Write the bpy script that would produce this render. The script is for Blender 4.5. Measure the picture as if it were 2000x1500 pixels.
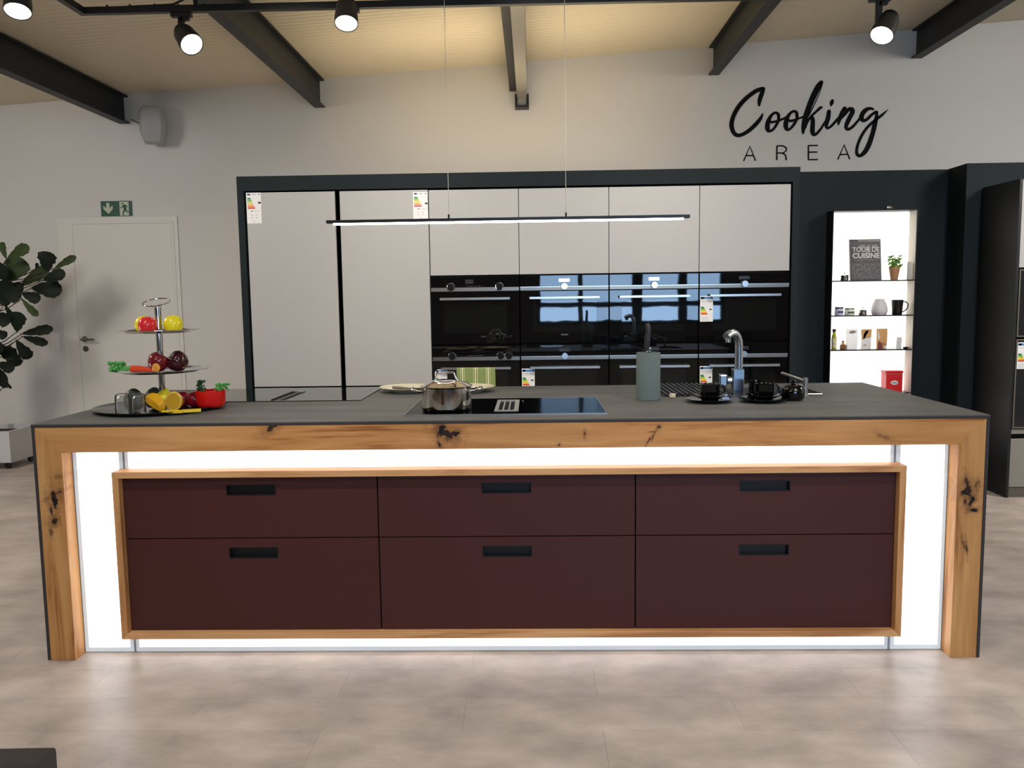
import bpy, math, random
from mathutils import Vector, Matrix, Euler
random.seed(11)
for o in list(bpy.data.objects): bpy.data.objects.remove(o)
SC = bpy.context.scene; COL = SC.collection
R = math.radians
# ---------------------------------------------------------------- camera, world, exposure, lights
CAM = Vector((0.1087, -3.0555, 1.3662)); PITCH, YAW, ROLL, FPX = 0.1018, -0.0249, -0.0137, 1628.3
def make_camera():
    f = Vector((math.sin(YAW)*math.cos(PITCH), math.cos(YAW)*math.cos(PITCH), -math.sin(PITCH)))
    r = Vector((math.cos(YAW), -math.sin(YAW), 0)); u = r.cross(f)
    a = math.cos(ROLL)*r + math.sin(ROLL)*u; b = -math.sin(ROLL)*r + math.cos(ROLL)*u
    cd = bpy.data.cameras.new('camera'); cd.sensor_fit = 'HORIZONTAL'; cd.sensor_width = 36
    cd.lens = FPX/2000*36; cd.clip_start = 0.02
    o = bpy.data.objects.new('camera', cd); COL.objects.link(o)
    o.matrix_world = Matrix(((a.x, b.x, -f.x, CAM.x), (a.y, b.y, -f.y, CAM.y), (a.z, b.z, -f.z, CAM.z), (0, 0, 0, 1)))
    SC.camera = o
make_camera()
SC.view_settings.view_transform = 'Standard'; SC.view_settings.look = 'None'
SC.view_settings.gamma = 1.0; SC.view_settings.use_curve_mapping = False
SC.view_settings.exposure = 0.0
W = bpy.data.worlds.new('daylight'); SC.world = W; W.use_nodes = True
bg = W.node_tree.nodes['Background']; bg.inputs[0].default_value = (0.42, 0.66, 1.0, 1); bg.inputs[1].default_value = 7.5
def area(name, loc, aim, sx, sy, power, col, portal=False):
    l = bpy.data.lights.new(name, 'AREA'); l.shape = 'RECTANGLE'; l.size = sx; l.size_y = sy; l.energy = power; l.color = col
    if portal: l.cycles.is_portal = True
    o = bpy.data.objects.new(name, l); COL.objects.link(o); o.location = loc
    o.rotation_euler = (Vector(aim)-Vector(loc)).to_track_quat('-Z', 'Y').to_euler(); return o
def spot(name, loc, aim, power, col, angle=60, blend=0.6, rad=0.05):
    l = bpy.data.lights.new(name, 'SPOT'); l.energy = power; l.color = col; l.spot_size = R(angle); l.spot_blend = blend; l.shadow_soft_size = rad
    o = bpy.data.objects.new(name, l); COL.objects.link(o); o.location = loc
    o.rotation_euler = (Vector(aim)-Vector(loc)).to_track_quat('-Z', 'Y').to_euler(); return o
WARM = (1.0, 0.92, 0.81); NEUT = (1.0, 0.96, 0.91)
area('portal_window', (1.82, -6.55, 1.97), (1.82, 0, 1.97), 3.25, 2.2, 1, (1, 1, 1), True)
# added fill lights under the ceiling, no fixtures, behind the camera and at both sides
area('fill_light', (-2.2, -3.2, 2.9), (-2.2, -3.0, 0), 2.0, 0.8, 32, NEUT)
area('fill_light', (2.2, -3.2, 3.1), (2.2, -3.0, 0), 2.0, 0.8, 46, NEUT)
area('fill_light', (-4.3, 0.8, 2.85), (-3.8, 2.3, 0), 0.8, 1.6, 64, NEUT)
area('fill_light', (4.9, 0.8, 3.2), (4.6, 2.2, 0), 0.8, 1.6, 95, NEUT)
# track spots of the room that shine on the island front, the counter and the tall cabinets
for x in (-1.6, 0.0, 1.6):
    spot('offscreen_spot', (x, -1.25, 2.95), (x*0.9, 0.0, 0.45), 70, NEUT, 70, 0.7, 0.03)
for x in (-1.3, 0.15, 1.6):
    spot('offscreen_spot', (x, 0.55, 3.0), (x*0.9, 2.6, 1.55), 108, WARM, 75, 0.8, 0.04)
spot('offscreen_spot', (3.3, 0.6, 3.1), (3.5, 2.48, 1.3), 90, NEUT, 60, .8, .04)  # added spot with no fixture, brightens the right oven unit
# warm uplight that stands on top of the tall cabinet block
area('cabinet_uplight', (0.0, 3.5, 2.26), (0.0, 3.42, 3.3), 2.2, 0.12, 21, (1.0, 0.82, 0.55))
# ---------------------------------------------------------------- helpers
def lin(c): return tuple(((v/255)/12.92 if v/255 <= .04045 else ((v/255+.055)/1.055)**2.4) for v in c)
MATS = {}
def N(nt, t, **kw):
    n = nt.nodes.new(t)
    for k, v in kw.items(): setattr(n, k, v)
    return n
def M(name, rgb, rough=0.5, metal=0.0, spec=0.5, ior=1.5, emit=None, es=1.0, noise=None, bump=None, rnd=0.0, trans=0.0, coat=0.0, alpha=1.0):
    """noise=(scale_xyz, amount, detail), bump=(scale, strength), rnd = per-object brightness change"""
    if name in MATS: return MATS[name]
    m = bpy.data.materials.new(name); m.use_nodes = True; nt = m.node_tree; p = nt.nodes['Principled BSDF']
    c = lin(rgb); p.inputs['Base Color'].default_value = (*c, 1)
    p.inputs['Roughness'].default_value = rough; p.inputs['Metallic'].default_value = metal
    p.inputs['Specular IOR Level'].default_value = spec; p.inputs['IOR'].default_value = ior
    p.inputs['Transmission Weight'].default_value = trans; p.inputs['Coat Weight'].default_value = coat
    p.inputs['Coat Roughness'].default_value = 0.05
    if emit: p.inputs['Emission Color'].default_value = (*lin(emit), 1); p.inputs['Emission Strength'].default_value = es
    src = None
    if noise or rnd:
        mul = N(nt, 'ShaderNodeMath', operation='ADD'); mul.inputs[0].default_value = 1.0; mul.inputs[1].default_value = 0.0
        if noise:
            sc, am, det = noise
            g = N(nt, 'ShaderNodeNewGeometry'); mp = N(nt, 'ShaderNodeMapping'); mp.inputs['Scale'].default_value = sc
            nt.links.new(g.outputs['Position'], mp.inputs[0])
            n = N(nt, 'ShaderNodeTexNoise'); n.inputs['Scale'].default_value = 1.0; n.inputs['Detail'].default_value = det; n.inputs['Roughness'].default_value = 0.6
            nt.links.new(mp.outputs[0], n.inputs['Vector'])
            mr = N(nt, 'ShaderNodeMapRange'); mr.inputs['From Min'].default_value = .25; mr.inputs['From Max'].default_value = .75
            mr.inputs['To Min'].default_value = 1-am; mr.inputs['To Max'].default_value = 1+am
            nt.links.new(n.outputs['Fac'], mr.inputs['Value']); nt.links.new(mr.outputs[0], mul.inputs[0])
        if rnd:
            oi = N(nt, 'ShaderNodeObjectInfo'); mr2 = N(nt, 'ShaderNodeMapRange')
            mr2.inputs['To Min'].default_value = -rnd; mr2.inputs['To Max'].default_value = rnd
            nt.links.new(oi.outputs['Random'], mr2.inputs['Value']); nt.links.new(mr2.outputs[0], mul.inputs[1])
        hs = N(nt, 'ShaderNodeVectorMath', operation='SCALE'); hs.inputs[0].default_value = c
        nt.links.new(mul.outputs[0], hs.inputs['Scale']); nt.links.new(hs.outputs[0], p.inputs['Base Color'])
    if bump:
        g = N(nt, 'ShaderNodeNewGeometry'); n = N(nt, 'ShaderNodeTexNoise'); n.inputs['Scale'].default_value = bump[0]; n.inputs['Detail'].default_value = 3
        nt.links.new(g.outputs['Position'], n.inputs['Vector'])
        b = N(nt, 'ShaderNodeBump'); b.inputs['Strength'].default_value = bump[1]; b.inputs['Distance'].default_value = bump[2] if len(bump) > 2 else 0.01
        nt.links.new(n.outputs['Fac'], b.inputs['Height']); nt.links.new(b.outputs[0], p.inputs['Normal'])
    MATS[name] = m; return m
def wood(name, axis, knots=(), light=(220, 164, 104), mid=(198, 138, 80), dark=(148, 92, 48), scale=1.0):
    """oak: grain runs along world axis 'x' or 'z'; knots=[(u, z, ru, rz, turn, strength)] dark resin-filled cracks on the front face"""
    m = bpy.data.materials.new(name); m.use_nodes = True; nt = m.node_tree; p = nt.nodes['Principled BSDF']
    L = nt.links.new; g = N(nt, 'ShaderNodeNewGeometry')
    mp = N(nt, 'ShaderNodeMapping'); L(g.outputs['Position'], mp.inputs[0])
    mp.inputs['Scale'].default_value = {'x': (1.1, 9, 13), 'z': (13, 9, 1.1)}[axis]
    n1 = N(nt, 'ShaderNodeTexNoise'); n1.inputs['Scale'].default_value = 1.0*scale; n1.inputs['Detail'].default_value = 5; n1.inputs['Distortion'].default_value = 1.3
    L(mp.outputs[0], n1.inputs['Vector'])
    mp2 = N(nt, 'ShaderNodeMapping'); L(g.outputs['Position'], mp2.inputs[0])
    mp2.inputs['Scale'].default_value = {'x': (5, 60, 120), 'z': (120, 60, 5)}[axis]
    n2 = N(nt, 'ShaderNodeTexNoise'); n2.inputs['Scale'].default_value = 1.0; n2.inputs['Detail'].default_value = 3; L(mp2.outputs[0], n2.inputs['Vector'])
    add = N(nt, 'ShaderNodeMath', operation='MULTIPLY_ADD'); L(n2.outputs['Fac'], add.inputs[0]); add.inputs[1].default_value = 0.28; L(n1.outputs['Fac'], add.inputs[2])
    cr = N(nt, 'ShaderNodeValToRGB'); e = cr.color_ramp.elements
    e[0].position = .45; e[0].color = (*lin(dark), 1); e[1].position = .86; e[1].color = (*lin(light), 1)
    q = e.new(.58); q.color = (*lin(mid), 1)
    L(add.outputs[0], cr.inputs['Fac']); col = cr.outputs[0]
    if knots:
        nz = N(nt, 'ShaderNodeTexNoise'); nz.inputs['Scale'].default_value = 42; nz.inputs['Detail'].default_value = 4; L(g.outputs['Position'], nz.inputs['Vector'])
        for (u, z, ru, rz, turn, st) in knots:
            sub = N(nt, 'ShaderNodeVectorMath', operation='SUBTRACT'); L(g.outputs['Position'], sub.inputs[0]); sub.inputs[1].default_value = (u, 0, z)
            rot = N(nt, 'ShaderNodeVectorRotate', rotation_type='Y_AXIS'); rot.inputs['Angle'].default_value = turn; L(sub.outputs[0], rot.inputs['Vector'])
            ns = N(nt, 'ShaderNodeVectorMath', operation='MULTIPLY'); L(rot.outputs[0], ns.inputs[0]); ns.inputs[1].default_value = (1/ru, 0, 1/rz)
            ln = N(nt, 'ShaderNodeVectorMath', operation='LENGTH'); L(ns.outputs[0], ln.inputs[0])
            ds = N(nt, 'ShaderNodeMath', operation='MULTIPLY_ADD'); L(nz.outputs['Fac'], ds.inputs[0]); ds.inputs[1].default_value = 3.4; L(ln.outputs['Value'], ds.inputs[2])
            halo = N(nt, 'ShaderNodeMapRange', interpolation_type='SMOOTHSTEP'); halo.inputs['From Min'].default_value = 4.6; halo.inputs['From Max'].default_value = 2.0
            halo.inputs['To Max'].default_value = 0.55*st; L(ds.outputs[0], halo.inputs['Value'])
            mx = N(nt, 'ShaderNodeMix', data_type='RGBA'); L(halo.outputs[0], mx.inputs['Factor']); L(col, mx.inputs['A']); mx.inputs['B'].default_value = (*lin((88, 50, 26)), 1); col = mx.outputs['Result']
            core = N(nt, 'ShaderNodeMapRange', interpolation_type='SMOOTHSTEP'); core.inputs['From Min'].default_value = 2.55; core.inputs['From Max'].default_value = 2.25
            core.inputs['To Max'].default_value = st; L(ds.outputs[0], core.inputs['Value'])
            mx = N(nt, 'ShaderNodeMix', data_type='RGBA'); L(core.outputs[0], mx.inputs['Factor']); L(col, mx.inputs['A']); mx.inputs['B'].default_value = (*lin((24, 22, 24)), 1); col = mx.outputs['Result']
    L(col, p.inputs['Base Color']); p.inputs['Roughness'].default_value = 0.5; p.inputs['Specular IOR Level'].default_value = 0.3
    return m
class B:
    def __init__(s): s.v = []; s.f = []; s.m = []
    def add(s, vs, fs, mi=0):
        k = len(s.v); s.v += [tuple(v) for v in vs]; s.f += [tuple(i+k for i in f) for f in fs]; s.m += [mi]*len(fs); return s
    def box(s, x0, x1, y0, y1, z0, z1, mi=0):
        return s.add([(x, y, z) for z in (z0, z1) for y in (y0, y1) for x in (x0, x1)],
                     [(0, 2, 3, 1), (4, 5, 7, 6), (0, 1, 5, 4), (2, 6, 7, 3), (0, 4, 6, 2), (1, 3, 7, 5)], mi)
    def prism(s, poly, axis, a0, a1, mi=0):
        n = len(poly); ar = sum(poly[i][0]*poly[(i+1) % n][1]-poly[(i+1) % n][0]*poly[i][1] for i in range(n))
        if ar < 0: poly = poly[::-1]
        P = {'x': lambda p, a: (a, p[0], p[1]), 'y': lambda p, a: (p[0], a, p[1]), 'z': lambda p, a: (p[0], p[1], a)}[axis]
        vs = [P(p, a0) for p in poly]+[P(p, a1) for p in poly]
        fs = [tuple(range(n-1, -1, -1)), tuple(range(n, 2*n))]+[(i, (i+1) % n, n+(i+1) % n, n+i) for i in range(n)]
        if axis == 'y': fs = [f[::-1] for f in fs]
        return s.add(vs, fs, mi)
    def lathe(s, prof, c=(0, 0, 0), seg=28, mi=0, sy=1.0):
        vs = []; n = len(prof)
        for i in range(seg):
            a = 2*math.pi*i/seg
            vs += [(c[0]+r*math.cos(a), c[1]+sy*r*math.sin(a), c[2]+z) for r, z in prof]
        fs = []
        for i in range(seg):
            j = (i+1) % seg
            for k in range(n-1):
                a, b, cc, d = i*n+k, j*n+k, j*n+k+1, i*n+k+1
                if prof[k][0] < 1e-7: fs.append((a, cc, d))
                elif prof[k+1][0] < 1e-7: fs.append((a, b, d))
                else: fs.append((a, b, cc, d))
        return s.add(vs, fs, mi)
    def cyl(s, p0, p1, r0, r1=None, seg=16, mi=0):
        return s.tube([p0, p1], [r0, r0 if r1 is None else r1], seg, mi)
    def tube(s, pts, r, seg=10, mi=0, closed=False):
        pts = [Vector(p) for p in pts]; n = len(pts); rs = r if isinstance(r, (list, tuple)) else [r]*n
        vs = []; up = None
        for i, p in enumerate(pts):
            if closed: t = pts[(i+1) % n]-pts[i-1]
            else: t = pts[min(i+1, n-1)]-pts[max(i-1, 0)]
            t.normalize()
            if up is None: up = t.orthogonal().normalized()
            else:
                up = up-t*up.dot(t); up.normalize()
            w = t.cross(up)
            vs += [p+rs[i]*(math.cos(a)*up+math.sin(a)*w) for a in (2*math.pi*k/seg for k in range(seg))]
        fs = []
        for i in range(n if closed else n-1):
            j = (i+1) % n
            fs += [(i*seg+k, i*seg+(k+1) % seg, j*seg+(k+1) % seg, j*seg+k) for k in range(seg)]
        if not closed: fs += [tuple(range(seg-1, -1, -1)), tuple((n-1)*seg+k for k in range(seg))]
        return s.add(vs, fs, mi)
    def ball(s, c, rx, ry=None, rz=None, seg=20, rings=12, mi=0):
        ry = ry or rx; rz = rz or rx
        return s.lathe([(math.sin(math.pi*k/rings)*1.0, -math.cos(math.pi*k/rings)) if 0 < k < rings else (0, -1 if k == 0 else 1) for k in range(rings+1)], (0, 0, 0), seg, mi)._last(seg, rings, c, rx, ry, rz)
    def _last(s, seg, rings, c, rx, ry, rz):
        k = seg*(rings+1)
        s.v[-k:] = [(c[0]+x*rx, c[1]+y*ry, c[2]+z*rz) for x, y, z in s.v[-k:]]; return s
    def xf(s, mat, start=0):
        s.v[start:] = [tuple(mat @ Vector(v)) for v in s.v[start:]]; return s
def wloc(o):
    v = Vector((0, 0, 0))
    while o is not None: v = v+Vector(o.location); o = o.parent
    return v
def obj(name, b, mats, parent=None, bev=0.0, smooth=False, local=False, base=None, seg=1):
    me = bpy.data.meshes.new(name)
    off = Vector((0, 0, 0)) if (local or parent is None) else wloc(parent)
    if parent is None and base is not None: off = Vector(base)
    me.from_pydata([tuple(Vector(v)-off) for v in b.v], [], b.f)
    for m in (mats if isinstance(mats, (list, tuple)) else [mats]): me.materials.append(m)
    me.polygons.foreach_set('material_index', b.m)
    if smooth:
        me.polygons.foreach_set('use_smooth', [True]*len(me.polygons)); me.set_sharp_from_angle(angle=R(smooth if smooth is not True else 38))
    me.update(); me.validate()
    o = bpy.data.objects.new(name, me); COL.objects.link(o)
    if parent is not None: o.parent = parent
    if base is not None and parent is None: o.location = base
    if bev:
        d = o.modifiers.new('bevel', 'BEVEL'); d.width = bev; d.segments = seg; d.limit_method = 'ANGLE'; d.angle_limit = R(40)
    return o
def tag(o, label, cat, group=None):
    o['label'] = label; o['category'] = cat
    if group: o['group'] = group
    return o
def thing(name, label, cat, loc, group=None):
    o = bpy.data.objects.new(name, None); COL.objects.link(o); o.location = loc; o.empty_display_size = .05
    return tag(o, label, cat, group)
def dup(root, loc, label=None, rotz=None, group=None):
    def cp(o, par):
        c = o.copy(); COL.objects.link(c)
        if par is not None: c.parent = par
        for ch in list(o.children): cp(ch, c)
        return c
    r = cp(root, None); r.location = loc
    if rotz is not None: r.rotation_euler = (0, 0, rotz)
    if label: r['label'] = label
    if group: r['group'] = group
    return r
def struct(name, b, m, parent=None, label=None, **k):
    o = obj(name, b, m, parent, **k)
    if parent is None: o['kind'] = 'structure'
    if label: o['label'] = label
    return o
def text(b, s, h, x, y, z, mi=0, cx=True, ext=0.0004, squeeze=1.0, bold=0.0, shear=0.0, rx=90):
    """lettering lying in the plane facing -Y, cap height h, centred on x (or starting there), baseline z"""
    cu = bpy.data.curves.new('lettering', 'FONT'); cu.body = s; cu.size = h/0.729; cu.extrude = ext; cu.offset = bold; cu.shear = shear
    if cx: cu.align_x = 'CENTER'
    o = bpy.data.objects.new('lettering', cu); COL.objects.link(o)
    dg = bpy.context.evaluated_depsgraph_get(); me = bpy.data.meshes.new_from_object(o.evaluated_get(dg))
    mt = Matrix.Translation((x, y, z)) @ Euler((R(rx), 0, 0)).to_matrix().to_4x4() @ Matrix.Diagonal((squeeze, 1, 1, 1))
    b.add([mt @ v.co for v in me.vertices], [tuple(p.vertices) for p in me.polygons], mi)
    bpy.data.objects.remove(o); bpy.data.curves.remove(cu); bpy.data.meshes.remove(me)
def slab(b, xs, ys, holes, z0, z1, mi=0, axis='z'):
    """plate over the grid xs x ys; cells (i, j) in holes stay open, with walls"""
    T = (lambda x, y, z: (x, y, z)) if axis == 'z' else (lambda x, y, z: (x, z, y))
    nx, ny = len(xs)-1, len(ys)-1; on = lambda i, j: 0 <= i < nx and 0 <= j < ny and (i, j) not in holes
    fl = axis != 'z'
    def q(*vs): b.add([T(*v) for v in vs], [(3, 2, 1, 0) if fl else (0, 1, 2, 3)], mi)
    for i in range(nx):
        for j in range(ny):
            if not on(i, j): continue
            x0, x1, y0, y1 = xs[i], xs[i+1], ys[j], ys[j+1]
            q((x0, y0, z1), (x1, y0, z1), (x1, y1, z1), (x0, y1, z1)); q((x0, y1, z0), (x1, y1, z0), (x1, y0, z0), (x0, y0, z0))
            if not on(i-1, j): q((x0, y1, z0), (x0, y0, z0), (x0, y0, z1), (x0, y1, z1))
            if not on(i+1, j): q((x1, y0, z0), (x1, y1, z0), (x1, y1, z1), (x1, y0, z1))
            if not on(i, j-1): q((x0, y0, z0), (x1, y0, z0), (x1, y0, z1), (x0, y0, z1))
            if not on(i, j+1): q((x1, y1, z0), (x0, y1, z0), (x0, y1, z1), (x1, y1, z1))
# ---------------------------------------------------------------- materials
white_wall = M('wall_paint', (219, 216, 211), .85, spec=.2, bump=(60, .05, .002))
dark_wall = M('anthracite_paint', (29, 36, 39), .7, spec=.2)
ceil_m = M('ceiling_sheet', (222, 210, 184), .42, spec=.4)
beam_m = M('steel_anthracite', (42, 43, 45), .5, spec=.3)
tile_m = M('floor_tile', (184, 171, 161), .38, spec=.35, noise=((3.2, 5.0, 1), .38, 9), rnd=.05, bump=(25, .06, .002))
black_m = M('black_plastic', (14, 14, 15), .45)
black_gap = M('black_shadow_gap', (9, 9, 10), .7, spec=.2)
grey_door = M('cabinet_lacquer', (182, 180, 177), .42, spec=.35)
steel_m = M('brushed_steel', (190, 186, 180), .3, 1.0)
chrome_m = M('chrome', (225, 226, 230), .06, 1.0)
pot_m = M('polished_steel', (222, 216, 210), .09, 1.0)
glass_blk = M('oven_glass', (5, 5, 7), .02, spec=.5, ior=1.75, bump=(2.2, .12, .004))
glass_win = M('oven_window', (9, 12, 14), .02, spec=.5, ior=1.95, bump=(2.0, .14, .004))
hob_m = M('hob_glass', (5, 5, 6), .08, ior=1.06)
stone_m = M('worktop_ceramic', (99, 98, 95), .58, spec=.2, noise=((2.0, 7.0, 4), .30, 9), bump=(80, .05, .001))
stone_shade_joint = M('worktop_shade_and_joint', (62, 58, 58), .55, spec=.3)  # worktop stone with edge shade put into its colour; also the dark joint
drawer_m = M('oxblood_lacquer', (76, 39, 36), .48, spec=.3)
white_p = M('white_plastic', (236, 234, 230), .4)
paper_m = M('label_paper', (240, 238, 236), .6)
led_m = M('led_light', (255, 255, 255), .5, emit=(255, 252, 246), es=9.0)
bev_w = .0015
# ---------------------------------------------------------------- the room
XL, XR, YB, YW = -6.6, 6.2, -6.5, 4.5
ceil_z = lambda x: 3.4265+0.0607*x
fl = struct('floor', B().box(XL-.1, XR+.1, YB-.1, YW+.1, -.12, -.004), M('grout', (150, 136, 125), .6), label='greige stone-look floor of long tiles')
tb = B().box(-.4497, .4497, -.1097, .1097, -.0038, 0)
first = None
rows = []
k = 0
for r in range(-6, 21):
    y = -.09-.11+r*.22
    if y > 4.3: break
    hx = 2.2+max(0, y+3)*.66
    off = .45 if r % 2 else 0
    n0 = int((-hx-.32-off)//.9); n1 = int((hx-.32-off)//.9)+1
    for n in range(n0, n1+1):
        x = .32+.45+off+n*.9
        if y > .45 and y < 2.4 and -1.2 < x < 1.2: continue   # under the island
        if y > 2.75 and -1.9 < x < 3.4: continue              # under the cabinet block
        if y > 1.5 and y < 2.75 and -1.7 < x < 1.7: continue  # hidden aisle
        rows.append((x, y))
for x, y in rows[:300]:
    if first is None:
        t = first = obj('tile', tb, tile_m, None, bev=0)
        t.parent = fl
    else:
        t = first.copy(); COL.objects.link(t)
    t.location = (x, y, 0)
# ribbed ceiling sheet, ribs run along the room width
b = B(); ys = []; y = YB-.1
while y < YW+.1:
    ys += [(y, 0), (y+.046, 0), (y+.052, .004), (y+.060, .004)]; y += .066
ys.append((YW+.1, 0)); n = len(ys)
b.add([(x, yy, ceil_z(x)+dz) for x in (XL-.1, XR+.1) for yy, dz in ys], [(i, i+1, n+i+1, n+i) for i in range(n-1)])
b.add([(x, yy, ceil_z(x)+.1) for x in (XL-.1, XR+.1) for yy in (YB-.1, YW+.1)], [(0, 1, 3, 2)])
struct('ceiling', b, ceil_m, label='sloping pale metal sheet ceiling with fine ribs')
def wallpoly(x0, x1, z0=0): return [(x0, z0), (x1, z0), (x1, ceil_z(x1)+.02), (x0, ceil_z(x0)+.02)]
struct('wall_back', B().prism(wallpoly(XL, XR), 'y', YW, YW+.1), white_wall, label='tall off-white plaster wall behind the kitchen')
struct('wall_left', B().box(XL-.1, XL, YB, YW, 0, 3.05), white_wall, label='white side wall out of view')
struct('wall_right', B().box(XR, XR+.1, YB, YW, 0, 3.8), white_wall, label='white side wall out of view')
struct('baseboard_back', B().box(XL, -4.18, YW-.014, YW, 0, .062).box(-3.07, -1.85, YW-.014, YW, 0, .062), M('baseboard_paint', (226, 222, 214), .5), label='low white skirting of the back wall')
# window wall behind the viewer: it lights the room and shows in the oven glass
b = B(); zt = 3.3
b.prism(wallpoly(XL, .2), 'y', YB-.1, YB).prism(wallpoly(3.45, XR), 'y', YB-.1, YB).box(.2, 3.45, YB-.1, YB, 0, .9)
b.prism([(.2, 3.05), (3.45, 3.05), (3.45, ceil_z(3.45)+.02), (.2, ceil_z(.2)+.02)], 'y', YB-.1, YB)
struct('wall_front', b, M('wall_front_paint', (120, 116, 112), .8), label='wall with the window front behind the viewer')
b = B()
for x0, x1 in ((.2, .26), (.92, 1.0), (1.86, 2.04), (2.68, 2.83), (3.39, 3.45)): b.box(x0, x1, YB-.06, YB+.03, .9, 3.05)
for z0, z1 in ((.9, .96), (1.2, 1.29), (2.98, 3.05)): b.box(.2, 3.45, YB-.055, YB+.025, z0, z1)
wf = struct('window_1', b, M('window_frame_dark', (24, 25, 27), .5), label='dark framed shop window')
gm = bpy.data.materials.new('window_glass'); gm.use_nodes = True; nt = gm.node_tree; nt.nodes.clear()
out = N(nt, 'ShaderNodeOutputMaterial'); mx = N(nt, 'ShaderNodeMixShader'); tr = N(nt, 'ShaderNodeBsdfTransparent'); gl = N(nt, 'ShaderNodeBsdfGlossy'); fr = N(nt, 'ShaderNodeFresnel')
gl.inputs['Roughness'].default_value = 0; nt.links.new(fr.outputs[0], mx.inputs[0]); nt.links.new(tr.outputs[0], mx.inputs[1]); nt.links.new(gl.outputs[0], mx.inputs[2]); nt.links.new(mx.outputs[0], out.inputs[0])
obj('window_pane', B().box(.25, 3.40, YB-.03, YB-.022, .94, 3.0), gm, wf)
# anthracite block around the tall units, recessed wall right of it, second block on the right
Z = 2.204
b = B(); b.box(-1.856, -1.812, 2.582, 3.2, 0, Z).box(1.838, 1.884, 2.582, 3.2, 0, Z).box(-1.812, 1.838, 2.582, 3.2, 2.108, Z)
b.box(-1.856, 1.884, 3.2, 3.3, 0, Z)
struct('wall_surround', b, dark_wall, label='anthracite painted surround framing the tall cabinets')
struct('wall_recess', B().box(1.884, 3.151, 3.2, 3.3, 0, 2.259), dark_wall, label='anthracite wall behind the lit shelf')
struct('wall_pier', B().box(3.151, XR, 2.95, 3.3, 0, 2.262), dark_wall, label='anthracite wall block behind the right oven unit')
# roof beams: I-section steel
def ibeam(x, zb, zt, w, y0, y1):
    t = .012; b = B()
    b.box(x-w/2, x+w/2, y0, y1, zb, zb+t).box(x-w/2, x+w/2, y0, y1, zt-t, zt).box(x-.005, x+.005, y0, y1, zb+t, zt-t); return b
bl = ['anthracite steel roof beam nearest the wall loudspeaker', 'anthracite steel roof beam between the two left track spotlights',
      'anthracite steel roof beam over the middle of the kitchen, with a grey cable duct', 'anthracite steel roof beam left of the Cooking lettering',
      'anthracite steel roof beam right of the Cooking lettering']
XB = (-3.506, -1.747, .01, 1.719, 3.465, 5.2, -5.25)
for i, x in enumerate(XB):
    b = ibeam(x, ceil_z(x)-.247, ceil_z(x)-.006*(1 if True else 0), .15 if i == 2 else .09, YB, YW)
    o = struct('ceiling_beam', b, beam_m)
    if i < 5: o['label'] = bl[i]
b = B().box(.0, .086, -2, 4.46, 3.10, 3.168)
duct = obj('cable_duct', b, M('duct_grey', (150, 144, 134), .32, .35), base=(.043, 4.46, 3.1)); tag(duct, 'flat grey cable duct running under the middle roof beam', 'cable duct')
b = B().box(-.034, -.014, 4.38, 4.5, 3.02, 3.13).box(.066, .086, 4.38, 4.5, 3.02, 3.13).box(-.014, .066, 4.38, 4.5, 3.02, 3.035)
b2 = B().box(-.012, .064, 4.40, 4.5, 3.036, 3.1)
obj('bracket', b.xf(Matrix.Translation((.017, 0, 0))), black_m, duct); obj('duct_end', b2.xf(Matrix.Translation((.017, 0, 0))), MATS['duct_grey'], duct)
# ---------------------------------------------------------------- door, sign, switches, loudspeaker on the back wall
door_m = M('door_white', (226, 222, 214), .45, spec=.35)
b = B(); b.box(-4.175, -4.04, 4.488, 4.5, 0, 2.15).box(-3.125, -3.075, 4.488, 4.5, 0, 2.15).box(-4.04, -3.125, 4.488, 4.5, 2.1, 2.15)
b.box(-4.06, -4.035, 4.483, 4.5, 0, 2.09).box(-3.135, -3.11, 4.483, 4.5, 0, 2.09).box(-4.06, -3.11, 4.483, 4.5, 2.09, 2.112)
d1 = struct('door_1', b, door_m, label='plain white door in a white frame under the green exit sign', bev=.002)
obj('door_leaf', B().box(-4.0345, -3.1355, 4.486, 4.5, .005, 2.0895), door_m, d1, bev=.002)
hm = M('satin_nickel', (150, 146, 140), .3, 1.0)
b = B().cyl((-3.985, 4.486, 1.052), (-3.985, 4.476, 1.052), .026, seg=20).cyl((-3.985, 4.476, 1.052), (-3.985, 4.42, 1.052), .01)
b.tube([(-3.985, 4.424, 1.052), (-3.97, 4.42, 1.052), (-3.865, 4.42, 1.05)], .010, 10)
b.cyl((-4.03, 4.486, 1.052), (-3.99, 4.43, 1.052), .004)
obj('door_handle', b, hm, d1, smooth=True)
b = B().cyl((-3.98, 4.486, .964), (-3.98, 4.477, .964), .026, seg=20, mi=0); b.box(-3.984, -3.976, 4.474, 4.48, .948, .968, 1)
obj('lock_rosette', b, [hm, black_m], d1, smooth=True)
g_m = M('exit_green', (22, 78, 56), .5); gw_m = M('exit_pale', (196, 204, 176), .6)
es = thing('exit_sign', 'green emergency exit sign with down arrow and running figure above the white door', 'sign', (-3.623, 4.49, 2.222))
obj('plate', B().box(-3.764, -3.482, 4.492, 4.5, 2.157, 2.291), g_m, es)
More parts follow.
